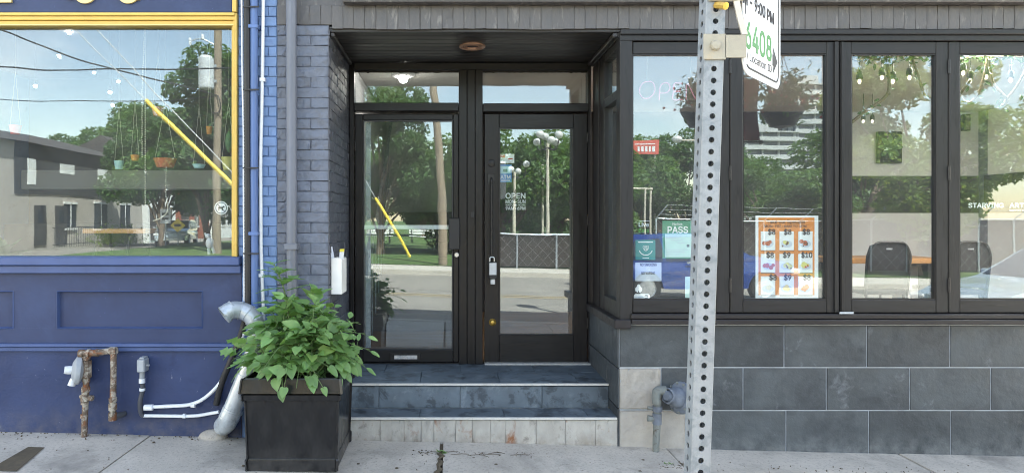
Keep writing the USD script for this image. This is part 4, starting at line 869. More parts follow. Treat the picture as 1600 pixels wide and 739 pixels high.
# weeds and litter along the wall foot
def weed(px, py, n, s, lab, sd):
    q = on_ground(px, py); g = np.random.default_rng(sd); b = np.array([q[0], min(q[1], -.012), ground(q[0])])
    t = thing('weed', lab, 'weed', b); ms = []
    for k in range(n):
        a = g.uniform(0, 6.28); dr = np.array([math.cos(a), math.sin(a) - .2, g.uniform(.15, .9)])
        ms.append(put_leaf('lance', int(g.integers(1e9)), b + g.normal(0, s * .5, 3) * [1.2, .5, .1] + [0, -.02, .004], dr, [0, 0, 1], s * g.uniform(.6, 1.2)))
    part(t, 'leaves', cat_(ms), M['leaf'], smooth=True)
weed(692, 693, 16, .03, 'small weed in the pavement crack below the steps', 1)
weed(1046, 703, 9, .022, 'tiny weed beside the grey gas riser', 2)
lg = np.random.default_rng(77); bits = []
spots = [(660, 700, .006), (775, 711, .012), (740, 702, .007), (970, 722, .011), (1000, 716, .008), (895, 742, .01), (1005, 699, .01), (830, 700, .006), (620, 720, .007), (1210, 722, .018), (1290, 714, .008), (845, 733, .007), (560, 715, .007), (1085, 706, .01), (240, 690, .01), (300, 684, .008), (380, 722, .008)]
for k in range(45): spots.append((lg.uniform(640, 860), lg.uniform(692, 699), lg.uniform(.002, .005)))
for k in range(40): spots.append((lg.uniform(0, 1600), lg.uniform(694, 738), lg.uniform(.002, .004)))
for k in range(80): spots.append((lg.uniform(0, 375), 676 + abs(lg.normal(0, 6)), lg.uniform(.001, .005)))
for k in range(60): spots.append((lg.uniform(1120, 1600), 702 + abs(lg.normal(0, 9)), lg.uniform(.001, .004)))
for k in range(30): spots.append((lg.uniform(1030, 1075), lg.uniform(700, 712), lg.uniform(.003, .007)))
for px, py, s in spots:
    x, y = on_ground(px, py); x, y = x, min(y, -.03)
    m = ball((x, y, ground(x) + .003), (s * lg.uniform(.7, 1.8), s * lg.uniform(.7, 1.4), .003 + s * .12), 1); m.vertices += lg.normal(0, s * .12, m.vertices.shape); bits.append(m)
for k in range(14):
    x, y = on_ground(lg.uniform(660, 840), lg.uniform(693, 700)); a = lg.uniform(0, 3.1); l = lg.uniform(.02, .07); d = np.array([math.cos(a), math.sin(a) * .4, 0]) * l; q = np.array([x, min(y, -.05), ground(x) + .006])
    bits.append(tube([q - d, q + d * .2 + [0, 0, .004], q + d], .0016, 4))
single('litter', cat_(bits), M['joint_dirt'], 'scattered crumbs, twigs and grit on the pavement', 'litter', kind='stuff')
# crack line with dirt
cr = [on_ground(690 - (py - 692) * .16 + 3.0 * math.sin(py * .9), py) for py in np.arange(692, 745, 4)]
V = []
for k, (x, y) in enumerate(cr): w_ = .009 + .012 * abs(math.sin(k * 2.1)); V += [(x - w_, y, ground(x) + .001 - .0005), (x, y, ground(x) + .007), (x + w_, y, ground(x) + .0005)]
single('crack_dirt', tm(V, [(3 * i + j, 3 * i + j + 1, 3 * i + j + 4, 3 * i + j + 3) for i in range(len(cr) - 1) for j in range(2)]), M['joint_dirt'], 'dirt filling the pavement crack below the doors', 'dirt', kind='stuff')
# ------------------------------------------------------------------ bus stop sign on its perforated post
YP = -3.1                                     # front face of the post
sq, pitch, hr = .0425, .0254, .0062
def lean(m): m.vertices[:, 0] += .0331 * (m.vertices[:, 2]); return m
xb0 = .487
bus = thing('bus_stop_sign', 'galvanised perforated steel post with a white bus stop plate', 'street sign', (xb0 + .02, YP + .02, ground(.5)))
zt, zb0 = 2.75, ground(.5) - .05
def face(w, axis, o, nm, c0, holes=True):
    """One side of the square tube, punched with a line of holes."""
    pg = sbox(0, zb0, w, zt)
    if holes:
        pg = pg.difference(shapely.union_all([Point(w / 2, zb0 + .03 + pitch * k).buffer(hr, quad_segs=3) for k in range(int((zt - zb0 - .04) / pitch))]))
    m = trimesh.creation.extrude_polygon(pg, .0025, engine='earcut'); v = m.vertices.copy()
    m.vertices = np.stack([c0 + v[:, 0], o + v[:, 2], v[:, 1]], 1) if axis == 'y' else np.stack([o + v[:, 2], c0 + v[:, 0], v[:, 1]], 1)
    if axis == 'y': m.invert()
    return lean(m)
tube_m = cat_([face(sq - .008, 'y', YP, 0, xb0 + .004), face(sq - .008, 'y', YP + sq - .0025, 0, xb0 + .004), face(sq - .008, 'x', xb0, 0, YP + .004), face(sq - .008, 'x', xb0 + sq - .0025, 0, YP + .004)] +
    [lean(bx(xb0 + a, xb0 + a + .0052, YP + b, YP + b + .0052, zb0, zt, .0018)) for a in (.0002, sq - .0054) for b in (.0002, sq - .0054)])
part(bus, 'post', tube_m, M['post'], smooth=20)
def pz_(py, D): return EYE[2] - (py - CY) * D / F
zb1, zb2 = pz_(94, 1.4), pz_(54, 1.4)
lx_ = lambda z: xb0 + .0331 * z
br = part(bus, 'bracket', cat_([bx(lx_(zb1) - .003, lx_(zb1) + sq + .002, YP - .004, YP - .0005, zb1, zb2, .001), bx(lx_(zb1) + sq - .001, lx_(zb1) + sq + .046, YP - .004, YP + .0, zb1 + .004, zb2 - .002, .001)]), M['bracket'])
part(br, 'bolt', lathe([(0, -.009), (.009, -.008), (.011, -.004), (.011, 0)], (lx_(zb1) + sq * .5, YP - .004, (zb1 + zb2) / 2 + .002), (0, 1, 0), 8), M['bracket'])
ang = math.atan2(.74, .673)                    # direction of the plate in plan
A0 = np.array([.632, YP - .0, 0]); U = np.array([math.cos(ang), math.sin(ang), 0]); Nn = np.array([math.sin(ang), -math.cos(ang), 0])
plate_w, plate_h = .27, .50
zlow = pz_(117, 1.42)
def on_plate(m, off):
    """From plate coordinates (x right, y up, z out) to the world."""
    v = m.vertices.copy(); m.vertices = A0 + v[:, :1] * U + np.array([0, 0, zlow]) + v[:, 1:2] * np.array([0, 0, 1.]) + (v[:, 2:3] + off) * Nn; return m
def rrect(x0, y0, x1, y1, r): return sbox(x0 + r, y0 + r, x1 - r, y1 - r).buffer(r, quad_segs=6)
ext = lambda pg, d: cat_([trimesh.creation.extrude_polygon(q_, d, engine='earcut') for q_ in getattr(pg, 'geoms', [pg])])
def ptext(text, x0, x1, y0, h, off, bold=False):
    m = meshkit.text_mesh(text, h, .0006, bold); v = m.vertices; a, b = v[:, 0].min(), v[:, 0].max(); v[:, 0] = x0 + (v[:, 0] - a) * (x1 - x0) / (b - a); v[:, 1] += y0; m.vertices = v; return on_plate(m, off)
spl = part(bus, 'sign_plate', on_plate(ext(rrect(0, 0, plate_w, plate_h, .035), .002), -.002), M['sign_white'], smooth=20)
part(bus, 'plate_back', on_plate(ext(rrect(0, 0, plate_w, plate_h, .035), .0008), -.0032), M['sign_back'])
part(spl, 'border_line', on_plate(ext(rrect(.014, .014, plate_w - .014, plate_h - .014, .026).difference(rrect(.018, .018, plate_w - .018, plate_h - .018, .023)), .0005), .0003), M['ink'])
part(spl, 'number_sticker', on_plate(ext(rrect(.004, .022, .202, .128, .004), .0004), .0006), M['white'])
part(spl, 'stop_number', ptext('6408', .012, .196, .058, .056, .0011, True), M['green_ink'])
part(spl, 'location_line', ptext('/ Location ID', .02, .196, .032, .0165, .0011), M['ink'])
part(spl, 'hours_line', ptext('M - 9:00 PM', .0, .215, .15, .026, .0006, True), M['ink'])
part(spl, 'arrow', on_plate(ext(Polygon([(.21, .034), (.243, .064), (.21, .094), (.214, .077), (.204, .077), (.204, .051), (.214, .051)]), .0005), .0006), M['ink'])
# bent strap of the plate at its left edge
V = []
for k, z_ in enumerate(np.linspace(zlow + .08, zlow + .42, 9)):
    t = k / 8; q = np.array([A0[0] - .004 - .062 * t ** .8, A0[1] - .004, z_]); V += [q - [.0, .0, 0], q + np.array([.012, -.002, 0]), q + np.array([.012, .002, .0]), q + [0, .004, 0]]
part(bus, 'bent_strap', tm(V, [(4 * k + j, 4 * k + (j + 1) % 4, 4 * k + 4 + (j + 1) % 4, 4 * k + 4 + j) for k in range(8) for j in range(4)]), M['sign_back'])
br2 = part(bus, 'bracket', bx(lx_(2) + .004, lx_(2) + sq + .035, YP - .006, YP - .001, pz_(-8, 1.4), pz_(3, 1.4), .001), M['bracket'])
part(br2, 'bolt', lathe([(0, -.03), (.008, -.029), (.008, 0)], (lx_(2) + sq * .5, YP - .001, pz_(9, 1.4)), (-.35, .9, .35), 8), M['brass'])

# ------------------------------------------------------------------ stickers and notices behind the glass
YB, YDG = .0325, dy + .0285
def sheet(name, label, cat, px0, px1, py0, py1, m, y=YB, r=.003):
    x0, x1, z0, z1 = X(px0, y), X(px1, y), Z(py1, y), Z(py0, y)
    t = thing(name, label, cat, (x0, y, z0)); part(t, 'sheet', plate(rrect(x0, z0, x1, z1, r), y, .0008), M[m]); return t
def line_of(t, name, text, px0, px1, pyb, hpx, m, y, bold=True):
    part(t, name, words(text, X(px0, y), X(px1, y), Z(pyb, y), hpx / F * (y + 4.5), y - .0002, bold=bold), M[m])
def bar(t, name, px0, px1, py0, py1, m, y): part(t, name, bx(X(px0, y), X(px1, y), y - .0012, y - .0002, Z(py1, y), Z(py0, y)), M[m])
t = sheet('pass_notice', 'green and white PASS inspection notice in the first bay window', 'notice', 1035, 1080, 345, 404, 'green_sign')
line_of(t, 'heading', 'PASS', 1043, 1075, 364, 10, 'white', YB)
line_of(t, 'small_heading', 'Notice', 1051, 1066, 352, 4, 'white', YB, False)
bar(t, 'white_form', 1039, 1080.5, 365.5, 402, 'paper_mint', YB)
for k, (a, b, py) in enumerate(((1041, 1066, 369), (1041, 1062, 371.5), (1049, 1068, 375), (1059, 1070, 379), (1042, 1074, 389.5), (1042, 1070, 393), (1042, 1060, 397))): bar(t, 'form_line', a, b, py, py + .9, 'paper_grey', YB - .001)
bar(t, 'code_patch', 1073, 1077, 382, 386, 'gas_grey', YB - .001)
t = sheet('teal_sticker', 'square teal sticker with a white flower ring emblem', 'sticker', 993, 1024, 375, 406, 'teal')
cx_, cz_ = X(1009, YB), Z(388, YB)
for a in (-.5, 0.0, .5):
    e = shapely.affinity.translate(shapely.affinity.rotate(shapely.affinity.scale(Point(0, 0).buffer(1, quad_segs=6), .011, .02), math.degrees(-a)), cx_ + .014 * a, cz_)
    part(t, 'emblem', plate(e.difference(e.buffer(-.0022)), YB - .0012, .0009), M['white'])
part(t, 'curved_text', plate(arc(cx_, cz_, .047, 3.5, 5.9, .0025), YB - .0012, .0009), M['white'])
bar(t, 'text_line', 997, 1020, 377.5, 379, 'white', YB); bar(t, 'text_line', 1004, 1014, 402.5, 403.6, 'white', YB)
t = sheet('no_smoking_notice', 'grey NO SMOKING NO VAPING notice below the teal sticker', 'notice', 992.5, 1033.5, 410, 439, 'paper_grey')
line_of(t, 'text', 'NO SMOKING', 1000, 1026, 415.5, 4.2, 'ink', YB); line_of(t, 'text', 'NO VAPING', 1002, 1023.5, 428.8, 4.2, 'ink', YB)
for py in (420, 434.5): 
    c_ = Point(X(1013, YB), Z(py, YB)).buffer(.013, quad_segs=6); part(t, 'ban_ring', plate(c_.difference(c_.buffer(-.003)).union(shapely.LineString([(X(1011, YB), Z(py - 2, YB)), (X(1015, YB), Z(py + 2, YB))]).buffer(.0013)), YB - .0012, .0009), M['white'])
x_, z_ = X(998, YB), Z(450.5, YB)
t = thing('white_sticker', 'small white cut-out figure sticker above the rounded label', 'sticker', (x_, YB, z_))
part(t, 'sheet', plate(shapely.union_all([Point(x_, z_ + .017).buffer(.012, quad_segs=4), rrect(x_ - .018, z_ - .016, x_ + .018, z_ + .012, .006), rrect(x_ - .024, z_ - .02, x_ - .012, z_ + .004, .004), rrect(x_ + .012, z_ - .02, x_ + .024, z_ + .004, .004), rrect(x_ - .014, z_ - .028, x_ - .003, z_, .003), rrect(x_ + .003, z_ - .028, x_ + .014, z_, .003)]), YB, .0008), M['white'])
t = sheet('label_sticker', 'rounded white label at the window\'s lower left corner', 'sticker', 990.5, 1015.5, 459, 467.3, 'white', r=.015)
bar(t, 'text_line', 993, 1005, 463, 465, 'paper_grey', YB); part(t, 'round_mark', plate(Point(X(1010, YB), Z(463, YB)).buffer(.013), YB - .0012, .0009), M['gas_grey'])
t = thing('window_lettering', 'small dark and green window lettering above teal sticker', 'lettering', P(996, 362, YB))
line_of(t, 'text', 'Live', 998, 1014, 354, 6, 'paper_grey', YB); line_of(t, 'text', 'Eats', 998, 1014, 363, 6, 'green_ink', YB); bar(t, 'underline', 999, 1015, 345, 346, 'paper_grey', YB)
sheet('paper_slip', 'blank pale slip leaning in the first bay window', 'notice', 1070.5, 1083, 432, 465, 'paper_mint')
t = sheet('no_smoking_sticker', 'narrow white sticker with a circle in the side pane', 'sticker', 0, 1, 0, 1, 'white')
stage.RemovePrim(t)
ym = .3
def Sx(y, z0, z1, m, name, t, y2, th=.001):
    part(t, name, bx(XR + .0325 - th, XR + .0325, y, y2, z0, z1), M[m])
zc0, zc1 = Z(460, .17), Z(404, .17)
t = thing('side_sticker', 'narrow white no smoking sticker on the side pane', 'sticker', (XR + .03, .14, zc0))
Sx(.10, zc0, zc1, 'paper_grey', 'sheet', t, .2)
rm = lathe([(.045, 0), (.045, .0008), (.036, .0008), (.036, 0)], (XR + .0308, .15, zc1 - .07), (-1, 0, 0), 20); rm.vertices[:, 1:] = rm.vertices[:, 1:]
part(t, 'ban_ring', rm, M['ink'])
for k in range(4): Sx(.115, zc0 + .03 + .02 * k, zc0 + .038 + .02 * k, 'ink', 'text_line', t, .185, .0018)
# menu poster
YM = .034
t = sheet('menu_poster', 'orange take out specials poster with nine priced dishes', 'poster', 1180.5, 1278.5, 337, 467, 'white', YM, .001)
bar(t, 'orange_field', 1185, 1272.5, 340, 461, 'orange', YM)
line_of(t, 'heading', 'Take out Specials', 1198, 1258, 349.3, 5.8, 'brown_ink', YM - .001)
line_of(t, 'heading', 'MON-FRI : 8AM TO 4PM', 1194, 1260, 355.3, 3.8, 'brown_ink', YM - .001)
price = [['$8', '$8', '$8'], ['$8', '$9', '$10'], ['$8', '$9', '$8']]
offx = [[1200, 1225, 1254], [1197.5, 1223.5, 1252], [1202, 1225, 1255]]
for j in range(3):
    for i in range(3):
        x0, y0_ = 1188.5 + 29.2 * i, 361.5 + 35 * j
        c_ = part(t, 'dish_card', bx(X(x0, YM), X(x0 + 22.5, YM), YM - .0022, YM - .0013, Z(y0_ + 29.5, YM), Z(y0_, YM)), M['paper'])
        part(c_, 'card_shadow_edge', bx(X(x0 + .5, YM), X(x0 + 22.5, YM), YM - .0021, YM - .0013, Z(y0_ + 30.6, YM), Z(y0_ + 29.6, YM)), M['brown_ink'])
        dx_, dz_ = X(x0 + 11, YM), Z(y0_ + 19.5, YM)
        part(c_, 'dish', plate(shapely.affinity.scale(Point(dx_, dz_).buffer(.04, quad_segs=6), 1, .62), YM - .0028, .0006), M['paper_grey'])
        fc = M[['terracotta', 'pot_yellow', 'terracotta', 'terracotta', 'pot_yellow', 'pot_yellow', 'bead', 'yellow_light', 'orange'][3 * j + i]]
        gg = np.random.default_rng(j * 3 + i)
        part(c_, 'food', plate(shapely.union_all([Point(dx_ + gg.normal(0, .011), dz_ + gg.normal(.006, .006)).buffer(gg.uniform(.008, .017), quad_segs=3) for _ in range(6)]), YM - .0034, .0006), fc)
        if 3 * j + i in (1, 2, 4, 5): part(c_, 'garnish', plate(shapely.union_all([Point(dx_ + gg.normal(.01, .014), dz_ + gg.normal(0, .008)).buffer(gg.uniform(.004, .008), quad_segs=3) for _ in range(4)]), YM - .0039, .0005), M['red' if 3 * j + i == 5 else 'brown_ink'])
        tx = offx[j][i]; wpx = 11.5 if len(price[j][i]) == 2 else 17
        line_of(c_, 'price', price[j][i], tx, tx + wpx, 366.5 + 36 * j - (0 if j < 2 else 1), 8.2, 'ink', YM - .0036)
# door lettering and stickers
t = thing('door_lettering', 'white opening hours lettering on the timber door pane', 'lettering', P(790, 328, YDG))
line_of(t, 'text', 'OPEN', 790, 821, 310.2, 8.2, 'white', YDG); line_of(t, 'text', 'MON-SUN', 790, 821, 317.8, 5.2, 'white', YDG); line_of(t, 'text', 'WAFFLING HOURS', 790, 821, 321.6, 2.4, 'white', YDG); line_of(t, 'text', '9AM-6PM', 790, 821, 328, 5.0, 'white', YDG)
t = sheet('red_white_sticker', 'red and white sticker above the blue ATM sticker', 'sticker', 780.8, 803.5, 241, 255, 'white', YDG)
bar(t, 'red_mark', 782, 789, 242, 246.5, 'red', YDG); bar(t, 'red_word', 794, 801, 247.5, 249.5, 'red', YDG); bar(t, 'text_line', 783, 801, 251.5, 252.4, 'paper_grey', YDG)
t = sheet('atm_sticker', 'blue ATM sticker on the timber door pane', 'sticker', 780.8, 799.5, 257, 285, 'atm_blue', YDG)
bar(t, 'light_field', 782, 797.5, 260, 271.5, 'atm_light', YDG); part(t, 'machine_icon', plate(rrect(X(786, YDG), Z(269, YDG), X(793, YDG), Z(264.5, YDG), .006), YDG - .002, .0008), M['green_sign'])
line_of(t, 'text', 'ATM', 782, 797.5, 279.5, 5.6, 'white', YDG); line_of(t, 'text', 'INSIDE', 782.5, 797, 283.4, 2.2, 'white', YDG)
# neon sign in the first window
YN = .09
t = thing('neon_sign', 'pale pink tube OPEN sign hanging in the first window', 'neon sign', P(1000, 160, YN))
def stroke(pts, closed=False): return tube(smooth_line([P(a, b, YN) for a, b in pts], 6), .0048, 8)
part(t, 'tube_letter', stroke([(1017, 128), (1005, 130), (999, 142), (1004, 153), (1015, 153), (1023, 143), (1021, 131), (1014, 127)]), M['pink_tube'], smooth=60)
part(t, 'tube_letter', stroke([(1030, 157), (1032, 135), (1042, 130), (1047, 137), (1042, 145), (1031, 146)]), M['pink_tube'], smooth=60)
part(t, 'tube_letter', stroke([(1066, 131), (1054, 131), (1053, 143), (1063, 143), (1053, 144), (1052, 156), (1066, 156)]), M['pink_tube'], smooth=60)
part(t, 'tube_letter', stroke([(1072, 157), (1074, 131), (1088, 156), (1091, 130)]), M['pink_tube'], smooth=60)
part(t, 'hanging_wire', [tube([P(1010, 127, YN), P(1012, 84, YN)], .0012, 4), tube([P(1080, 130, YN), P(1078, 84, YN)], .0012, 4)], M['wire_pale'])
# no-dogs sticker in the blue shop window
YS = .0535
c_ = Point(X(345.5, YS), Z(325, YS))
t = thing('ban_sticker', 'round white ban sticker at the blue shop window edge', 'sticker', P(345, 330, YS))
part(t, 'disc', plate(c_.buffer(.047), YS, .0008), M['white'])
part(t, 'ring', plate(c_.buffer(.041).difference(c_.buffer(.034)).union(shapely.LineString([(c_.x - .027, c_.y + .027), (c_.x + .027, c_.y - .027)]).buffer(.0035)), YS - .001, .0008), M['gas_grey'])
part(t, 'animal_shape', plate(shapely.union_all([rrect(c_.x - .02, c_.y - .006, c_.x + .014, c_.y + .008, .004), rrect(c_.x - .018, c_.y - .018, c_.x - .013, c_.y, .001), rrect(c_.x + .006, c_.y - .018, c_.x + .011, c_.y, .001), rrect(c_.x + .01, c_.y + .002, c_.x + .024, c_.y + .014, .003)]), YS - .0016, .0005), M['ink'])

# ------------------------------------------------------------------ inside the café
yc = 2.1
def chair(px0, px1, lab):
    xm = (X(px0, yc) + X(px1, yc)) / 2; w = (X(px1, yc) - X(px0, yc)) / 2; z0 = E
    t = thing('cafe_chair', lab, 'chair', (xm, yc, E), 'chairs at the café counter')
    pg = Polygon([(-w * .98, .5), (-w, .82), (-w * .86, .93), (-w * .5, .955), (w * .5, .955), (w * .86, .93), (w, .82), (w * .98, .5)])
    m = plate(shapely.affinity.translate(pg, xm, z0), yc, .03); v = m.vertices; v[:, 1] -= (v[:, 2] - z0 - .5) * .12
    part(t, 'backrest', m, M['chair_black'])
    part(t, 'back_frame', tube(rounded([(xm - w, yc - .0, z0 + .42), (xm - w, yc - .06, z0 + .84), (xm - w * .7, yc - .065, z0 + .965), (xm + w * .7, yc - .065, z0 + .965), (xm + w, yc - .06, z0 + .84), (xm + w, yc, z0 + .42)], .06), .012, 8), M['black_metal'], smooth=40)
    part(t, 'label_plate', bx(xm - .035, xm + .025, yc - .06, yc - .056, z0 + .89, z0 + .905), M['steel'])
    part(t, 'seat', bx(xm - w, xm + w, yc + .0, yc + .4, z0 + .43, z0 + .48, .02), M['chair_black'])
    for sx in (-1, 1):
        for yy in (yc + .02, yc + .38): part(t, 'leg', tube([(xm + sx * w * .95, yy, z0), (xm + sx * w * .9, yy, z0 + .43)], .012, 8), M['black_metal'], smooth=40)
chair(1352, 1417, 'black café chair seen through the third window sash')
chair(1480, 1541, 'black café chair seen through the fourth window sash')
yt = 2.65
t = thing('cafe_table', 'long wooden counter table behind the café chairs', 'table', (X(1400, yt), yt, E))
part(t, 'tabletop', bx(X(1305, yt), X(1478, yt), yt - .0, yt + .6, Z(412, yt), Z(403.5, yt), .006), M['table_wood'])
for px in (1322, 1455): part(t, 'leg', bx(X(px, yt), X(px + 10, yt), yt + .05, yt + .5, E, Z(412, yt) - .001, .004), M['black_metal'])
t = thing('drinks_fridge', 'small grey box standing below the counter table', 'box', (X(1432, yt + .3), yt + .3, E))
part(t, 'case', bx(X(1421, yt + .2), X(1443, yt + .2), yt + .2, yt + .5, E, Z(416, yt + .2), .02), M['int_grey']); part(t, 'vent', bx(X(1426, yt + .19), X(1438, yt + .19), yt + .185, yt + .199, Z(449, yt + .2), Z(445, yt + .2), .003), M['steel'])
yw = 3.95
t = thing('wall_art', 'square dark lattice wall panel on the café back wall', 'wall art', P(1389, 255, yw))
part(t, 'panel', bx(X(1371, yw), X(1408, yw), yw - .02, yw + .03, Z(255, yw), Z(206, yw), .004), M['int_dark'])
ax_, az_ = X(1389.5, yw), Z(230.5, yw)
for k in range(8):
    a = k * math.pi / 4; pet = shapely.affinity.translate(shapely.affinity.rotate(shapely.affinity.translate(shapely.affinity.scale(Point(0, 0).buffer(1, quad_segs=5), .075, .03), .085, 0), math.degrees(a), origin=(0, 0)), ax_, az_)
    part(t, 'lattice_petal', plate(pet, yw - .026, .005), M['cactus'])
part(t, 'lattice_boss', plate(Point(ax_, az_).buffer(.03), yw - .028, .007), M['cactus'])
t = thing('wall_art', 'narrow dark framed picture near the café wall corner', 'wall art', P(1509, 205, yw))
part(t, 'frame', bx(X(1504, yw), X(1514, yw), yw - .03, yw + .03, Z(205, yw), Z(179, yw), .004), M['black_metal']); part(t, 'picture', bx(X(1506, yw), X(1512, yw), yw - .033, yw - .031, Z(203, yw), Z(181, yw)), M['int_brown'])
wl = np.array([xc - .004, 3.94])
def ret_text(text, s0, s1, z0, h):
    """Lettering on the white return wall, which runs towards the street."""
    d = np.array([.25, 3.7]); d /= np.linalg.norm(d); m = meshkit.text_mesh(text, h, .002, True); v = m.vertices; a, b = v[:, 0].min(), v[:, 0].max()
    u = s0 + (v[:, 0] - a) * (s1 - s0) / (b - a); n_ = np.array([-d[1], d[0]])
    m.vertices = np.stack([xc - d[0] * u + n_[0] * (.004 + v[:, 2]), yb - d[1] * u + n_[1] * (.004 + v[:, 2]), z0 + v[:, 1]], 1); return m
# lettering on the glass of the fourth sash
t = thing('window_lettering', 'white STARVING ARTIST lettering on the fourth sash pane', 'lettering', P(1513, 330, YB))
line_of(t, 'text', 'STARVING', 1513, 1568, 324.5, 7.0, 'white', YB); line_of(t, 'text', 'ARTIST', 1577, 1620, 324.5, 7.0, 'white', YB); line_of(t, 'text', 'WAFFLES & ESPRESSO', 1577, 1621, 329.8, 2.4, 'white', YB)
# string of bulbs
ys_ = .55
t = thing('string_lights', 'black string of small warm bulbs inside the bay windows', 'string lights', P(1343, 90, ys_))
bulbs = [(1343, 122), (1378, 116), (1395, 122), (1421, 116), (1505, 109), (1516, 121), (1541, 115), (1579, 120), (1349, 186), (1363, 186), (1462, 118), (1615, 116)]
wires = smooth_line([P(1320, 88, ys_), P(1343, 96, ys_), P(1378, 90, ys_), P(1395, 98, ys_), P(1421, 92, ys_), P(1462, 94, ys_), P(1505, 88, ys_), P(1541, 94, ys_), P(1579, 90, ys_), P(1640, 94, ys_)], 6)
part(t, 'wire', tube(wires, .005, 6), M['black_cable'], smooth=60)
for k, (px, py) in enumerate(bulbs):
    yy = ys_ if k not in (8, 9) else 2.8
    q = P(px, py, yy); s_ = 1.0 if yy < 1 else .62 / ys_ * 1.0
    part(t, 'drop_wire', tube([q + [0, 0, .03], [q[0], yy, (wires[np.argmin(abs(wires[:, 0] - q[0]))][2] if yy < 1 else 2.955)]], .004, 6), M['black_cable'])
    part(t, 'socket', lathe([(0, .05), (.016, .045), (.022, .02), (.022, -.012), (0, -.012)], q, n=12), M['plastic_black'], smooth=40)
    part(t, 'bulb', ball(q - [0, 0, .028], (.012, .012, .02), 1), M['bulb'], smooth=True)
# trailing garland along the window heads
t = thing('hanging_vine', 'dark trailing vine looped below the bay window heads', 'vine', P(1330, 90, .5))
g = np.random.default_rng(4)
for k, pts in enumerate((((1318, 200), (1350, 176), (1378, 160), (1390, 145), (1382, 122), (1384, 92)), ((1425, 92), (1434, 120), (1452, 150), (1470, 155)), ((1502, 130), (1508, 148), (1520, 160), (1530, 142), (1537, 112), (1543, 92)), ((1545, 95), (1553, 130), (1562, 158), (1575, 162), (1586, 135), (1600, 105)), ((1325, 86), (1370, 92), (1420, 86), (1480, 93), (1540, 87), (1610, 92)))):
    ln = smooth_line([P(a, b, .5) + [0, g.normal(0, .03), 0] for a, b in pts], 8); part(t, 'vine_stem', tube(ln, .009 if k else .012, 6), M['bark'], smooth=60)
    ms = []
    for q in ln[::1 if k == 4 else 3]:
        for _ in range(5 if k == 4 else 1): ms.append(put_leaf('lance', int(g.integers(1e9)), q + g.normal(0, .02, 3), g.normal(0, 1, 3) + [0, -.3, -.3], [0, -1, .3], g.uniform(.03, .06)))
    part(t, 'vine_leaves', cat_(ms), M['cactus'], smooth=True)

# ------------------------------------------------------------------ inside the blue shop window
def hung_pot(px, py, w, h, m, lab, y=.5, kind='pot', sx=None):
    x, z = X(px, y), Z(py, y); k = (y + 4.5) / F; r, hh = w * k / 2, h * k
    t = thing('hanging_pot', lab, 'hanging pot', (x, y, z))
    part(t, 'bowl', lathe([(0, -hh / 2), (r * .7, -hh / 2), (r, hh / 2), (r * .9, hh / 2), (r * .65, -hh * .35), (0, -hh * .35)], (x, y, z), n=20), M[m], smooth=40)
    part(t, 'cord', [tube([(x + dx, y, z + hh / 2), (x, y, z + .45), (x, y, 3.3)], .0014, 4) for dx in (-r * .9, r * .9)], M['bead'])
    return t
hung_pot(258, 255, 35, 14, 'terracotta', 'wide terracotta bowl hanging in the blue shop window', .45)
hung_pot(211, 247, 13, 9, 'orange', 'small orange pot hanging left of the terracotta bowl', .6)
hung_pot(247, 175, 19, 14, 'terracotta', 'orange pot hanging highest near the yellow guard', .7)
hung_pot(24, 203, 18, 14, 'red', 'reddish pot hanging at the far left', .6)
hung_pot(186, 258, 15, 13, 'atm_light', 'pale blue-white pot hanging beside the small orange pot', .7)
hung_pot(357, 256, 22, 20, 'pot_yellow', 'pale yellow pot hanging against the window jamb', .35)
hung_pot(311, 260, 20, 6, 'atm_light', 'shallow pale dish hanging right of the terracotta bowl', .5)
hung_pot(327, 204, 10, 12, 'orange', 'small orange pot hanging near the reflected pole', .7)
q = P(358, 222, .35)
single('cactus', tm(*(lambda m: (m.vertices, m.faces))(cat_([ball(q + [0, 0, .0], (.028, .028, .08), 2), ball(q + [.03, 0, .01], (.014, .014, .035), 1)]))), M['cactus'], 'upright cactus growing in the pale yellow pot', 'cactus', smooth=True)
g = np.random.default_rng(12)
t = thing('bead_strand', 'white bead strand hanging to the left in the blue shop', 'bead strand', P(222, 160, .4))
part(t, 'beads', cat_([ball(P(226 - 8 * (s if s < .5 else .5), 45 + s * 200, .4) + g.normal(0, .001, 3), .006, 0) for s in np.linspace(0, 1, 70)]), M['bead'], smooth=True)
t = thing('bead_strand', 'white bead strand hanging straight above the pale counter', 'bead strand', P(227, 300, .4))
part(t, 'beads', cat_([ball(P(227, 160 + s * 160, .4), .006, 0) for s in np.linspace(0, 1, 60)] + [tube([P(227, 160, .4), [X(227, .4), .4, 3.3]], .002, 4)]), M['bead'], smooth=True)
t = thing('bead_strand', 'white bead strand swinging below the terracotta bowl', 'bead strand', P(259, 262, .4))
part(t, 'beads', cat_([ball(q_, .006, 0) for q_ in smooth_line([P(260, 262, .4), P(259, 300, .4), P(262, 328, .4), P(252, 340, .4), P(240, 345, .4)], 12)]), M['bead'], smooth=True)
yq = .32
t = thing('display_table', 'low wooden bench with dark legs on the display shelf', 'bench', P(190, 392, yq))
part(t, 'bench_top', bx(X(140, yq), X(237, yq), yq - .1, yq + .1, Z(364.5, yq), Z(357, yq), .006), M['table_wood'])
for px, dx in ((150, 2), (172, -3), (203, -2), (226, 6)): part(t, 'leg', tube([P(px, 364, yq), [X(px + dx, yq), yq + (.06 if px in (172, 226) else -.06), 1.16]], .012, 6), M['chair_black'])
t = thing('white_figurine', 'small white seated figurine at the blue shop window corner', 'figurine', P(326, 396, yq))
part(t, 'body', cat_([ball(P(328, 380, yq), (.03, .03, .045), 2), ball(P(325, 369, yq), (.022, .02, .02), 2), tube([P(320, 364, yq), P(323, 370, yq)], .007, 8), tube([P(331, 384, yq), P(335, 396, yq)], .012, 8), tube([P(326, 388, yq), P(327, 398, yq)], .012, 8)]), M['white'], smooth=True)
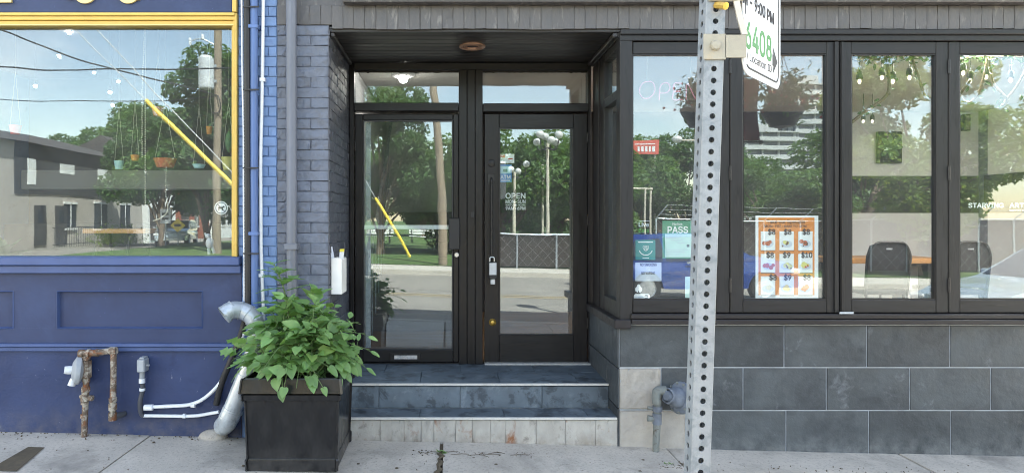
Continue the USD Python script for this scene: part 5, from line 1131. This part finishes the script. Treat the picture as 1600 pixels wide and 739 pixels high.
q = P(10, 385, .3)
t = thing('shop_plant', 'dark leafy plant on the shelf at the far left', 'plant', (q[0], q[1], 1.16))
g = np.random.default_rng(31)
part(t, 'pot', lathe([(0, 0), (.06, 0), (.075, .1), (0, .1)], (q[0] - .05, q[1], 1.161), n=16), M['plastic_black'], smooth=40)
part(t, 'leaves', cat_([put_leaf('lance', int(g.integers(1e9)), (q[0] - .05, q[1], 1.25), [g.normal(.4, .7), g.normal(0, .4), g.uniform(.1, .6)], [0, 0, 1], g.uniform(.12, .22)) for _ in range(26)]), M['cactus'], smooth=True)
# ------------------------------------------------------------------ across the street (seen mirrored in the panes)
def tree_parts(seed, h, r, base, n_leaf, size, nclump=22):
    """Trunk with limbs reaching into the clumps, and a crown of small leaf sprays."""
    g = np.random.default_rng(seed); cz = (base + h) / 2; hz = (h - base) / 2
    cl = []
    while len(cl) < nclump:
        p = g.uniform(-1, 1, 3); q = np.linalg.norm(p)
        if .25 < q < .92: cl.append(p * [r * (1 - .25 * max(p[2], 0)), r * (1 - .25 * max(p[2], 0)), hz] + [0, 0, cz])
    cl = np.array(cl); parts = []
    tz = base + hz * .7
    trunk = smooth_line([(0, 0, -.3), (g.normal(0, .08), g.normal(0, .08), base * .6), (g.normal(0, .2), g.normal(0, .2), tz)], 6)
    tb = [tube(trunk, np.linspace(.055 * r + .05, .03 * r + .02, len(trunk)), 9)]
    for c in cl[:14]:
        s = trunk[int(g.uniform(.45, .98) * (len(trunk) - 1))]; tb.append(tube(smooth_line([s, (s + c) / 2 + [0, 0, .2], c], 4), np.linspace(.02 * r + .015, .012, 9), 5))
    per = n_leaf // nclump; V, Fc = [], []
    rad = r * g.uniform(.26, .42, nclump)
    C = np.repeat(cl, per, 0); Rr = np.repeat(rad, per)
    d = g.normal(0, 1, (len(C), 3)); d /= np.linalg.norm(d, axis=1, keepdims=True); rho = g.uniform(.35, 1, len(C)) ** .5
    p = C + d * (Rr * rho)[:, None] * [1, 1, .72]
    n = d * .6 + g.normal(0, .6, d.shape) + [0, 0, .5]; n /= np.linalg.norm(n, axis=1, keepdims=True)
    a = np.cross(n, g.normal(0, 1, n.shape)); a /= np.linalg.norm(a, axis=1, keepdims=True); b = np.cross(n, a)
    s = size * g.uniform(.6, 1.3, (len(C), 1)); k = len(C)
    V = np.vstack([p - a * s * .5, p + b * s * .28 + n * s * .1, p + a * s * .5 - n * s * .12, p - b * s * .28 + n * s * .05])
    i = np.arange(k); Fc = np.vstack([np.stack([i, i + k, i + 2 * k], 1), np.stack([i, i + 2 * k, i + 3 * k], 1)])
    return cat_(tb), trimesh.Trimesh(V, Fc, process=False)
made = {}
SPEC = {'a': (11, 7.6, 3.0, 1.4, 15000, .24, 'crown_dark'), 'b': (12, 7.0, 3.2, 1.2, 15000, .24, 'crown_mid'), 'c': (13, 11.0, 4.2, 2.2, 20000, .26, 'crown_yellow'), 'd': (14, 5.4, 3.0, .5, 12000, .22, 'crown_mid'), 'e': (15, 10.0, 5.0, 1.0, 14000, .34, 'crown_dark')}
def tree(kind, x, y, label, scale=1.0, rz=0, group='trees across the street', sz=None):
    loc = (x, y, ground(x) + .0)
    sc = (scale, scale, sz or scale)
    if kind not in made:
        t = thing('park_tree', label, 'tree', loc, group, rz=rz, local=True); UsdGeom.Xformable(t and stage.GetPrimAtPath(t)).AddScaleOp().Set(Gf.Vec3f(*sc))
        s, h, r, b, n, z_, m = SPEC[kind]; tr, cr = tree_parts(s, h, r, b, n, z_)
        part(t, 'trunk', tr, M['bark'], smooth=50); part(t, 'crown', cr, M[m]); made[kind] = t
    else: copy(made[kind], loc, rz, label, 'tree', group, 'park_tree', sc)
tree('a', -15.6, -31, 'dark green tree left of the side road by the pale house', 1.0)
tree('b', -12.2, -28, 'mid green round tree behind the guyed utility pole', .98, 40)
tree('a', -9.6, -25.5, 'tall dark tree rising right of the transformer pole', 1.22, 130)
tree('b', -24.0, -45, 'distant green tree above the dark shingled house roof', 1.4, 200)
tree('a', -30.0, -47, 'distant dark tree above the left end of the house roof', 1.05, 20)
tree('a', -20.5, -58, 'distant dark tree closing the end of the side road', 1.4, 60)
tree('b', -5.6, -27, 'green tree on the lawn left of the yellow-sleeved guy wire', 1.05, 270)
tree('a', -2.9, -21.5, 'dark spreading tree on the lawn opposite the slim door', .98, 20)
tree('d', -.3, -26, 'low green tree right of the leaning pale pole', 1.0, 90)
tree('d', 2.4, -21.8, 'bright low tree behind the windscreened fence, left', 1.12, 10)
tree('d', 5.0, -22.8, 'bright low tree behind the windscreened fence, right', 1.16, 150)
tree('b', 8.7, -25.5, 'mid green tree behind the barbed fence, left', .78, 100)
tree('a', 11.2, -26.5, 'dark green tree behind the barbed fence, middle', .8, 220)
tree('d', 13.6, -23, 'bright bushy tree below the tower blocks', .85, 60)
tree('b', 18.2, -24, 'mid green tree hiding the tall tower\'s foot', .9, 310)
tree('c', 15.0, -16.4, 'tall sunlit yellow-green tree nearest the road', .7, 0)
tree('c', 25.0, -19.5, 'tall sunlit yellow-green tree second along the far pavement', .95, 120)
for k, (x, y, lab) in enumerate(((-9, -52, 'left'), (-2, -50, 'second from left'), (6, -48, 'middle'), (14, -47, 'fourth from left'), (22, -45, 'fifth from left'), (31, -44, 'right'))):
    tree('e', x, y, f'broad dark tree in the far tree line, {lab}', .62 if k in (2, 3) else .8, 50 * k, 'far tree line', .5 if k in (0, 1, 2, 3) else .75)

# fences
def fence(name, label, x0, x1, y, h, posts, screen, arms):
    t = thing(name, label, 'fence', ((x0 + x1) / 2, y, ground((x0 + x1) / 2)))
    xs_ = np.linspace(x0, x1, posts); gz = lambda x: ground(x) + .02
    for x in xs_:
        part(t, 'post', tube([(x, y, gz(x) - .1), (x, y, gz(x) + h)], .03, 8), M['galv'], smooth=40)
        if arms: part(t, 'barb_arm', tube([(x, y, gz(x) + h), (x + .28, y + .3, gz(x) + h + .42)], .02, 6), M['galv'])
    part(t, 'top_rail', tube([(x, y, gz(x) + h) for x in xs_], .022, 6), M['galv'])
    if arms:
        for k in (1, 2, 3): part(t, 'barbed_wire', tube([(x + .09 * k, y + .1 * k, gz(x) + h + .14 * k) for x in xs_], .005, 4), M['wire_pale'])
    V = [(x, yy, gz(x) + z_) for yy in (y - .045, y - .055) for z_ in (.05, h - .03) for x in np.linspace(x0, x1, 40)]; n = 40
    f = [(i + 1, i, n + i, n + i + 1) for i in range(n - 1)] + [(2 * n + i, 2 * n + i + 1, 3 * n + i + 1, 3 * n + i) for i in range(n - 1)]
    part(t, 'wind_screen', tm(V, f), M['screen'])
    ms = []
    for a in np.arange(x0, x1, .35):
        for s in (-1, 1): ms.append(tube([(a + (.0 if s > 0 else h * .9), y + .02, gz(a) + .05), (a + (h * .9 if s > 0 else .0), y + .02, gz(a) + h)], .004, 3, cap=False))
    part(t, 'chain_link', cat_(ms), M['wire_pale'], kind='stuff')
fence('chain_link_fence', 'low chain link fence with brown wind screen opposite the door', .9, 6.4, -15.3, 1.15, 5, True, False)
fence('chain_link_fence', 'taller chain link fence topped with slanting barbed wire arms', 7.0, 24, -17.5, 1.75, 15, True, True)

# utility poles, guys and wires
zg_ = ground(-9)
t = thing('utility_pole', 'weathered timber utility pole carrying a grey transformer can', 'utility pole', (-8.9, -20.5, zg_))
part(t, 'shaft', tube([(-8.9, -20.5, zg_ - .2), (-8.82, -20.5, 14)], [.17, .11], 12), M['pole_wood'], smooth=40)
q = np.array(R(325, 25, 116)); q[1] = -20.2
part(t, 'transformer_can', lathe([(0, .62), (.2, .6), (.24, .52), (.28, .5), (.28, -.55), (.24, -.6), (0, -.6)], q, n=18), M['transformer'], smooth=40)
part(t, 'can_bracket', cat_([bx(q[0], -8.85, -20.4, -20.3, q[2] + .2, q[2] + .3), bx(q[0], -8.85, -20.4, -20.3, q[2] - .35, q[2] - .25)]), M['galv'])
z_ = R(300, 25, 72)[2]
part(t, 'lamp_arm', tube(smooth_line([(-8.87, -20.5, z_), (-9.4, -20.4, z_ + .25), (-9.8, -20.3, z_ + .1)], 6), .03, 8), M['galv'])
part(t, 'insulator', cat_([lathe([(0, .3), (.05, .28), (.06, .2), (.04, .15), (.06, .1), (.04, 0), (0, 0)], (-9.8, -20.3, z_ - .05), n=10), lathe([(0, .2), (.05, .18), (.06, 0), (0, 0)], (-9.35, -20.4, z_ + .25), n=10)]), M['white'])
part(t, 'cable_coil', tube([(-8.9 + .2 * math.cos(a), -20.3 + .05 * math.sin(3 * a), 6.0 + .35 * math.sin(a)) for a in np.linspace(0, 12, 40)], .02, 5), M['wire'])
t = thing('utility_pole', 'pale leaning timber pole opposite the slim door', 'utility pole', (-.18, -15.7, 0))
part(t, 'shaft', tube([(-.15, -15.7, -.1), (-.18, -15.7, 2.4), (-.32, -15.7, 4.4), (-.5, -15.7, 6.5)], [.15, .14, .125, .11], 12), M['pole_wood'], smooth=40)
t = thing('utility_pole', 'timber utility pole left of the frame holding the long guy', 'utility pole', (-13.2, -12.9, zg_))
part(t, 'shaft', tube([(-13.2, -12.9, zg_ - .2), (-13.2, -12.9, 11)], [.16, .12], 12), M['pole_wood'], smooth=40)
part(t, 'crossarm', bx(-13.3, -13.1, -14.1, -11.7, 9.6, 9.75), M['pole_wood'])
def guy(label, base, top, s0, s1, r):
    base, top = np.array(base, float), np.array(top, float); t = thing('guy_wire', label, 'guy wire', base)
    part(t, 'cable', tube([base, top], .012, 5), M['wire_pale']); part(t, 'yellow_guard', tube([base + (top - base) * s0, base + (top - base) * s1], r, 10), M['guy_yellow'], smooth=40)
b = R(365, 17, 292); a = R(225, 17, 155); tp = R(112, 17, 44)
low = np.array(b) + (np.array(b) - np.array(a)) * .9
guy('long guy wire with a thick yellow sleeve beside the side road', low, tp, .0, float(np.linalg.norm(np.array(a) - low) / np.linalg.norm(np.array(tp) - low)), .055)
c0, c1 = R(395, 17.6, 305), R(140, 17.6, 38)
single('guy_wire', tube([c0, c1], .016, 5), M['wire_pale'], 'bare pale guy wire parallel to the yellow-sleeved one', 'guy wire')
b = R(641, 22.5, 403, YD); a = R(587, 22.5, 308, YD); tp = R(560, 22.5, 262, YD)
guy('short guy wire with yellow sleeve on the lawn opposite the door', b, np.array(tp) + (np.array(tp) - np.array(a)) * 2, .0, float(np.linalg.norm(np.array(a) - np.array(b)) / np.linalg.norm(np.array(tp) + (np.array(tp) - np.array(a)) * 2 - np.array(b))), .05)
def wire(label, pts, L, r=.028): single('overhead_wire', tube(smooth_line([R(px, L + dl, py) for px, py, dl in pts], 10), r, 5), M['wire'], label, 'wire', smooth=True)
wire('upper sagging black cable dropping towards the transformer pole', [(-120, 15, -4), (0, 45, -3), (70, 72, -2), (170, 107, -1), (260, 128, 0), (330, 146, 0)], 24.6)
wire('level black cable crossing in front of the transformer', [(-100, 102, 0), (0, 103.5, 0), (120, 107, 0), (240, 109, 0), (380, 106, 0), (520, 98, 0)], 24)
wire('lowest thin cable running above the dark house roof', [(-80, 150, 0), (60, 158, 0), (160, 157, 0), (260, 156, 0), (335, 150, 0)], 25, .018)

# houses along the side road
hx = -19.4; gz = ground(-9)
t = thing('house', 'beige house with dark shingled upper storey at the corner', 'house', (-23, -30, gz))
part(t, 'lower_wall', bx(-27, hx, -37, -23.5, gz - .3, 2.75), M['house_beige']); 
up = part(t, 'upper_wall', bx(-27.0, hx + .04, -36.9, -24.6, 2.752, 5.1), M['house_dark']); part(t, 'gable_wall', bx(-27.0, hx - .01, -24.59, -23.52, 2.752, 5.2), M['house_beige'])
V = np.array([(-27.3, y_, 5.11) for y_ in (-37.2, -23.2)] + [(hx + .3, y_, 5.11) for y_ in (-37.2, -23.2)] + [(-23.4, y_, 6.3) for y_ in (-37.2, -23.2)]); part(t, 'roof', trimesh.convex.convex_hull(V), M['roof_dark'])
for j, L_ in enumerate((31.0, 32.6)):
    y_ = 4.5 - L_; d_ = part(t, 'door', bx(hx, hx + .05, y_ - .45, y_ + .45, gz + .1, gz + 2.0), M['house_dark']); part(d_, 'door_light', bx(hx + .051, hx + .06, y_ - .2, y_ + .2, gz + 1.2, gz + 1.8), M['far_glass'])
for (y0_, y1_, z0_, z1_) in ((-29.4, -28.4, gz + .9, gz + 2.1), (-32.6, -31.2, gz + .8, gz + 2.2), (-35.4, -34.2, gz + .8, gz + 2.2)):
    w = part(t, 'window', bx(hx + .001, hx + .03, y0_, y1_, z0_, z1_), M['far_glass']); part(w, 'frame', [bx(hx + .002, hx + .06, y0_ - .08, y1_ + .08, z1_, z1_ + .1), bx(hx + .002, hx + .08, y0_ - .08, y1_ + .08, z0_ - .1, z0_), bx(hx + .031, hx + .05, (y0_ + y1_) / 2 - .03, (y0_ + y1_) / 2 + .03, z0_, z1_)], M['house_white'])
for (y0_, y1_, z0_, z1_) in ((-26.0, -25.4, 3.2, 4.4), (-29.2, -28.0, 3.9, 4.4), (-33, -31.6, 3.7, 4.4)): part(t, 'window', bx(hx + .041, hx + .07, y0_, y1_, z0_, z1_), M['house_white'])
part(t, 'wall_lamp', bx(hx, hx + .15, -26.6, -26.5, gz + 1.7, gz + 2.0), M['lamp_black'])
def row_house(lab, y0_, y1_, h, m, roof):
    t = thing('house', lab, 'house', (hx - 3, (y0_ + y1_) / 2, gz))
    part(t, 'wall', bx(-26, hx - .2, y0_, y1_, gz - .3, h), M[m]); V = np.array([(a, b, h + .01) for a in (-26.3, hx + .1) for b in (y0_ - .15, y1_ + .15)] + [(-22.7, y0_, h + 1.8), (-22.7, y1_, h + 1.8)]); part(t, 'roof', trimesh.convex.convex_hull(V), M[roof])
    n = max(1, int((y1_ - y0_) / 1.6))
    for zz_ in (gz + .9, gz + 3.4):
        if zz_ + 1.3 > h: continue
        for k in range(n):
            yc_ = y0_ + (k + .5) * (y1_ - y0_) / n; w = part(t, 'window', bx(hx - .199, hx - .17, yc_ - .45, yc_ + .45, zz_, zz_ + 1.3), M['far_glass']); part(w, 'frame', [bx(hx - .198, hx - .14, yc_ - .52, yc_ + .52, zz_ + 1.3, zz_ + 1.38), bx(hx - .198, hx - .14, yc_ - .52, yc_ + .52, zz_ - .08, zz_), bx(hx - .169, hx - .15, yc_ - .03, yc_ + .03, zz_, zz_ + 1.3)], M['house_white'])
    part(t, 'door', bx(hx - .199, hx - .15, y1_ - 1.0, y1_ - .2, gz, gz + 2.1), M['roof_dark'])
row_house('white rendered two-storey house behind the beige one', -42.5, -38.2, 5.4, 'house_white', 'roof_dark')
row_house('red brick house with white windows along the side road', -49, -43.2, 5.6, 'house_brick', 'roof_dark')
row_house('low white house farthest along the side road', -58, -50, 4.2, 'house_white', 'house_brick')
t = thing('iron_railing', 'black iron railing in front of the beige house', 'railing', (hx + 1.2, -27, gz))
part(t, 'rail', [tube([(hx + 1.2, -29, gz + .95), (hx + 1.2, -25.5, gz + .95)], .025, 6), tube([(hx + 1.2, -29, gz + .15), (hx + 1.2, -25.5, gz + .15)], .02, 6)], M['lamp_black'])
for k in range(18): part(t, 'baluster', tube([(hx + 1.2, -29 + .2 * k, gz), (hx + 1.2, -29 + .2 * k, gz + .97)], .012, 5), M['lamp_black'])
g = np.random.default_rng(3)
def bush(lab, x, y, r, m, sd):
    g = np.random.default_rng(sd); ms = [put_leaf('lance', int(g.integers(1e9)), np.array([x, y, ground(x)]) + g.normal(0, 1, 3) * [r * .5, r * .5, 0] + [0, 0, abs(g.normal(0, r * .45))], g.normal(0, 1, 3) + [0, 0, .6], [0, 0, 1], g.uniform(.12, .24)) for _ in range(420)]
    t = thing('bush', lab, 'bush', (x, y, ground(x))); part(t, 'foliage', cat_(ms), M[m])
bush('bright yellow-green bush beside the iron railing', hx + 1.3, -30.3, .9, 'crown_yellow', 41)
bush('dark shrub below the beige house windows', hx + .9, -33, .9, 'crown_mid', 42)
t = thing('warning_sign', 'yellow diamond warning sign on a post by the side road', 'street sign', (-13.4, -29, gz))
q = np.array(R(277, 33, 352)); part(t, 'post', tube([(q[0], q[1] - .03, gz - .1), (q[0], q[1] - .03, q[2] + .4)], .03, 6), M['galv']); s = .36
part(t, 'plate', plate(Polygon([(q[0] - s, q[2]), (q[0], q[2] - s), (q[0] + s, q[2]), (q[0], q[2] + s)]), q[1] + .0, .02), M['guy_yellow'])
m = plate(rrect(q[0] - .15, q[2] - .05, q[0] + .15, q[2] + .08, .04), q[1], .02); v = m.vertices; v[:, 1] = q[1] + .04 + (v[:, 1] - q[1]); part(t, 'symbol', m, M['ink'])
q = np.array(R(258, 33.5, 338)); t = thing('street_sign', 'white rectangular road sign beside the yellow diamond', 'street sign', (q[0], q[1], gz))
part(t, 'post', tube([(q[0], q[1] - .03, gz - .1), (q[0], q[1] - .03, q[2] + .3)], .03, 6), M['galv']); part(t, 'plate', bx(q[0] - .28, q[0] + .28, q[1], q[1] + .02, q[2] - .36, q[2] + .36, .003), M['white'])
for k in (-.12, .12): part(t, 'black_line', bx(q[0] - .18, q[0] + .18, q[1] + .021, q[1] + .026, q[2] + k - .06, q[2] + k + .06), M['ink'])
# park benches on the lawn
def park_bench(lab, px, L):
    x, y = R(px, L, plane=YD); g0 = ground(x) + .03; t = thing('park_bench', lab, 'bench', (x, y, g0), 'benches on the lawn')
    for k in range(3): part(t, 'slat', bx(x - .8, x + .8, y - .2 + .15 * k, y - .07 + .15 * k, g0 + .42, g0 + .46, .005), M['house_white'])
    for k in range(2): part(t, 'slat', bx(x - .8, x + .8, y - .26, y - .23, g0 + .58 + .16 * k, g0 + .70 + .16 * k, .005), M['house_white'])
    for sx in (-.6, .6): part(t, 'leg', [bx(x + sx - .03, x + sx + .03, y - .25, y - .19, g0, g0 + .85), bx(x + sx - .03, x + sx + .03, y + .15, y + .21, g0, g0 + .42)], M['lamp_black'])
park_bench('pale slatted bench on the lawn, left', 592, 38); park_bench('pale slatted bench on the lawn, near the leaning pole', 660, 40)

# street lamps with white globes
def globe_lamp(lab, x, y, h, n, r, rad=.4):
    g0 = ground(x); t = thing('globe_lamp', lab, 'street lamp', (x, y, g0))
    part(t, 'pole', tube([(x, y, g0 - .1), (x, y, g0 + .5), (x, y, h)], [.11, .075, .055], 10), M['lamp_pole'], smooth=40)
    for k in range(n):
        a = 2 * math.pi * k / n + .4; q = np.array([x + rad * math.cos(a), y + rad * math.sin(a), h + (.05 if k % 2 else .28)])
        part(t, 'arm', tube(smooth_line([(x, y, h - .15), (x + rad * .7 * math.cos(a), y + rad * .7 * math.sin(a), h - .25), q - [0, 0, r]], 5), .02, 6), M['lamp_black'])
        part(t, 'globe', ball(q, (r, r, r * .95), 2), M['globe'], smooth=True)
x, y, z_ = R(857, 24, 224, YD); globe_lamp('slim pale lamp post with a cluster of white globes', x, y, z_, 6, .15, .4)
x, y, z_ = R(803, 25, 268, YD); globe_lamp('shorter lamp post with four white globes behind the fence', x, y, z_, 4, .14, .5)
x, y, z_ = R(849, 26, 258, YD); t = thing('steel_mast', 'thin bare mast standing beside the globe cluster lamp', 'mast', (x, y, ground(x))); part(t, 'shaft', tube([(x, y, ground(x) - .1), (x, y, z_)], .045, 8), M['lamp_pole'], smooth=40); part(t, 'cap', ball((x, y, z_), .06, 1), M['lamp_pole'])
x, y, z_ = R(1008, 23, 296); t = thing('goal_frame', 'pale twin-post frame with a crossbar behind the fence', 'frame', (x, y, ground(x)))
for dx in (0, .19): part(t, 'post', tube([(x + dx, y, ground(x) - .1), (x + dx, y, z_ - .4 * dx)], .035, 8), M['lamp_pole'], smooth=40)
part(t, 'crossbar', tube([(x - .5, y, z_ - .0), (x + .25, y, z_ - .02)], .03, 8), M['lamp_pole'])
x, y, z_ = R(1140, 23.5, 219); t = thing('globe_lamp', 'lamp post with a long side arm holding one white globe', 'street lamp', (x, y, ground(x)))
part(t, 'pole', tube([(x, y, ground(x) - .1), (x, y, z_ + .3)], .06, 8), M['lamp_pole'], smooth=40); xe = R(1057, 23.5)[0]; part(t, 'arm', tube([(x, y, z_), (xe, y, z_ + .02)], .03, 8), M['lamp_pole']); part(t, 'globe', ball((xe, y, z_ + .05), (.2, .17, .14), 2), M['globe'], smooth=True)
# red hoarding
x, y, z_ = R(1008, 29, 229); t = thing('red_board', 'faded red advertising board on two posts above the trees', 'sign board', (x, y, ground(x)))
part(t, 'panel', bx(x - .62, x + .58, y - .03, y + .03, z_ - .33, z_ + .33, .01), M['board_red'])
for k, (a, b, h0, h1) in enumerate(((-.3, -.22, -.2, .05), (-.16, -.06, -.2, .05), (0, .1, -.2, .05), (.16, .24, -.2, .05), (.3, .42, -.2, .05), (-.42, .42, .14, .18))): part(t, 'white_mark', bx(x + a, x + b, y + .031, y + .04, z_ + h0, z_ + h1), M['white'])
for dx in (-.5, .45): part(t, 'post', tube([(x + dx, y - .08, ground(x) - .1), (x + dx, y - .08, z_ + .3)], .05, 8), M['lamp_pole'])

# lamp post with hanging baskets and banner at our own kerb
x, y = 3.53, -3.45; g0 = ground(x)
t = thing('basket_lamp_post', 'black lamp post at the kerb with flower baskets and a banner arm', 'street lamp', (x, y, g0))
part(t, 'pole', tube([(x, y, g0 - .1), (x, y, g0 + .6), (x, y, 5.2)], [.1, .06, .05], 12), M['lamp_black'], smooth=40)
zb_ = R(1100, 8, 200)[2]
part(t, 'basket_arm', [tube(smooth_line([(x + s * .05, y, zb_ + .95), (x + s * .3, y, zb_ + 1.05), (x + (.57 if s > 0 else -.44), y, zb_ + .9)], 5), .015, 6) for s in (-1, 1)], M['lamp_black'])
part(t, 'banner_arm', [bx(x, x + .35, y - .12, y - .10, 3.32, 3.35), bx(x, x + .35, y - .12, y - .10, 2.5, 2.52), ball((x + .36, y - .11, 2.51), .03, 1)], M['lamp_black'])
part(t, 'lamp_head', lathe([(0, .5), (.1, .45), (.2, .2), (.16, 0), (.05, -.05), (0, -.05)], (x, y, 5.2), n=16), M['globe'], smooth=40)
V = [(x + .06 + .27 * i / 6, y - .11 + .03 * math.sin(i * 1.3 + k), 2.53 + .78 * k / 6) for k in range(7) for i in range(7)]
bm = tm(V, [(k * 7 + i, k * 7 + i + 1, k * 7 + i + 8, k * 7 + i + 7) for k in range(6) for i in range(6)]); b2 = bm.copy(); b2.vertices += [0, .004, 0]; b2.invert()
single('banner', cat_([bm, b2]), M['banner'], 'faded red patterned banner hanging from the kerb lamp post', 'banner', smooth=40)
for s, lab in ((-1, 'round hanging flower basket on the street-left arm of the lamp post'), (1, 'round hanging flower basket on the street-right arm of the lamp post')):
    xx = x + (.57 if s > 0 else -.44); t = thing('hanging_basket', lab, 'flower basket', (xx, y, zb_), 'baskets on the kerb lamp post'); g = np.random.default_rng(60 + s)
    part(t, 'bowl', lathe([(0, 0), (.13, .02), (.24, .2), (.25, .24), (.22, .24), (0, .22)], (xx, y, zb_), n=18), M['plastic_black'], smooth=40)
    part(t, 'chain', [tube([(xx + .2 * math.cos(a), y + .2 * math.sin(a), zb_ + .24), (xx, y, zb_ + .9)], .005, 4) for a in (0, 2.1, 4.2)], M['lamp_black'])
    ms = [put_leaf('lance', int(g.integers(1e9)), np.array([xx, y, zb_ + .4]) + g.normal(0, 1, 3) * np.array([.15, .15, .14]) * (1 if s > 0 else .72), g.normal(0, 1, 3) + [0, 0, -.1], [0, 0, 1], g.uniform(.05, .1)) for _ in range(700)]
    part(t, 'foliage', cat_(ms), M['crown_dark'])
    part(t, 'flowers', cat_([ball(np.array([xx, y, zb_ + .3]) + g.normal(0, 1, 3) * [.2, .2, .12], .018, 0) for _ in range(40)]), M['red'])

# parked cars
def car(label, loc, rz, m, hatch=True):
    t = thing('parked_car', label, 'car', loc, 'cars on the street', rz=rz, local=True)
    Ls = 2.0
    body = [(-2.0, .32), (-2.05, .55), (-2.0, .82), (-1.92, .95), (-1.75, 1.3) if hatch else (-1.3, 1.0), (-1.5, 1.46) if hatch else (-.9, 1.4), (-.4, 1.5), (.25, 1.46), (.95, 1.0), (1.7, .86), (1.98, .72), (2.05, .5), (2.02, .3)]
    pg = Polygon(body)
    for cx_ in (-1.25, 1.28): pg = pg.difference(Point(cx_, .31).buffer(.36, quad_segs=6))
    def shell(poly, w, d=None):
        mm = trimesh.creation.extrude_polygon(poly, 2 * w if d is None else d, engine='earcut')
        v = mm.vertices; v[:, 2] -= w if d is None else 0; mm.vertices = np.stack([v[:, 0], v[:, 2], v[:, 1]], 1); mm.invert(); return mm
    taper = lambda v: np.stack([v[:, 0], v[:, 1] * (1 - .2 * np.clip((v[:, 2] - .85) / .6, 0, 1)) * (1 - .12 * np.clip((np.abs(v[:, 0]) - 1.5) / .55, 0, 1)), v[:, 2]], 1)
    pts = sbox(-2.2, .2, 2.2, .86); lowp, topp = pg.intersection(pts), pg.difference(pts)
    bm_ = cat_([shell(lowp, .86), shell(topp, .86)]); bm_.vertices = taper(bm_.vertices); part(t, 'body', bm_, m, smooth=25)
    wins = [Polygon([(-1.62, .98), (-1.5, 1.33), (-.95, 1.38), (-.85, .96)]), Polygon([(-.78, .96), (-.86, 1.39), (-.2, 1.41), (-.1, .95)]), Polygon([(-.02, .95), (-.12, 1.41), (.2, 1.38), (.72, .97)])]
    for w in wins:
        for s in (-1, 1):
            mm = shell(w, 0, .012); v = taper(np.stack([mm.vertices[:, 0], np.full(len(mm.vertices), .86 * s), mm.vertices[:, 2]], 1)); v[:, 1] += s * (mm.vertices[:, 1]); mm.vertices = v
            if s < 0: mm.invert()
            part(t, 'side_window', mm, M['far_glass'])
    def across(p, q_, w, th=.012): 
        (xa, za), (xb_, zb_) = p, q_; n_ = np.array([-(zb_ - za), 0, xb_ - xa]); n_ = n_ / np.linalg.norm(n_) * th; n_ = n_ if n_[2] > 0 else -n_
        V = [(xa, -w[0], za), (xa, w[0], za), (xb_, w[1], zb_), (xb_, -w[1], zb_)]; return trimesh.convex.convex_hull(np.array([np.array(v) + k * n_ for v in V for k in (0, 1)]))
    part(t, 'windscreen', across((.9, 1.03), (.3, 1.43), (.74, .64)), M['far_glass'])
    part(t, 'rear_window', across((-1.88, 1.02), (-1.56, 1.4), (.72, .62)) if hatch else across((-1.24, 1.03), (-.94, 1.36), (.74, .64)), M['far_glass'])
    for cx_ in (-1.25, 1.28):
        for s in (-1, 1):
            w = part(t, 'wheel', lathe([(.2, -.1), (.3, -.1), (.32, -.06), (.32, .06), (.3, .1), (.2, .1)], (cx_, s * .76, .32), (0, s, 0), 20), M['tyre'], smooth=40)
            part(w, 'rim', lathe([(0, .07), (.05, .085), (.19, .075), (.21, .095), (.21, .05)], (cx_, s * .76, .32), (0, s, 0), 16), M['steel'], smooth=40)
    for s in (-1, 1):
        part(t, 'headlight', bx(1.86, 2.03, s * .72 - .14, s * .72 + .14, .6, .72, .03), M['globe']); part(t, 'tail_light', bx(-2.06, -1.9, s * .72 - .1, s * .72 + .1, .72, .92, .03), M['red']); part(t, 'mirror', bx(.55, .75, s * .92 - .08, s * .92 + .08, .98, 1.1, .03), m)
        part(t, 'door_handle', bx(-.4, -.22, s * .868 - .01, s * .868 + .012, .83, .86, .004), M['steel'])
    part(t, 'bumper', [bx(1.98, 2.1, -.7, .7, .3, .46, .04), bx(-2.1, -1.98, -.7, .7, .3, .46, .04)], m)
    part(t, 'number_plate', bx(-2.115, -2.101, -.25, .25, .5, .62), M['white'])
    return t
car('blue hatchback standing on the far side of the road', (5.55, -10.4, ground(4.9) - .125), 0, M['car_blue'])
car('pale silver car standing in the near lane', (9.5, -5.2, ground(9) - .125), 180, M['car_silver'], False)
car('silver car parked in the side road by the houses', (-15.6, -33, gz - .12), 78, M['car_silver'])

# tower blocks far off
def tower(lab, x0, x1, y0_, y1_, h, n, sd):
    t = thing('tower_block', lab, 'tower block', ((x0 + x1) / 2, (y0_ + y1_) / 2, -.3))
    part(t, 'core', bx(x0 + 1.2, x1 - 1.2, y0_ + 1.2, y1_ - 1.2, -.3, h), M['tower_glass'])
    for k in range(n + 1):
        z_ = h * (k + 1) / (n + 1); part(t, 'floor_slab', bx(x0, x1, y0_, y1_, z_ - .35, z_ + .0), M['condo'])
        if k < n: part(t, 'balcony_front', bx(x0 + .3, x1 - .3, y1_ - .2, y1_ - .08, z_ + .002, z_ + .9), M['condo'])
    nb = max(2, int((x1 - x0) / 4))
    for k in range(nb + 1): xx = x0 + 1.0 + (x1 - x0 - 2.4) * k / nb; part(t, 'pier', bx(xx, xx + .4, y1_ - 1.25, y1_ - .6, -.3, h - .4), M['condo'])
    for k in range(5): part(t, 'pier', bx(x0 + .5, x0 + 1.3, y0_ + 1 + (y1_ - y0_ - 2) * k / 5, y0_ + 2.2 + (y1_ - y0_ - 2) * k / 5, -.3, h - .4), M['condo'])
    part(t, 'roof_house', bx(x0 + (x1 - x0) * .3, x0 + (x1 - x0) * .7, y0_ + 2, y1_ - 3, h, h + 2.5), M['condo'])
tower('tall slim pale tower block rising right of the lower block', 96, 107, -195, -176, 39.5, 14, 1)
tower('broad pale tower block with long balconies', 80, 95.5, -190, -172, 26, 9, 2)
tower('unfinished pale block showing behind the broad one', 86, 92, -215, -200, 36, 12, 3)
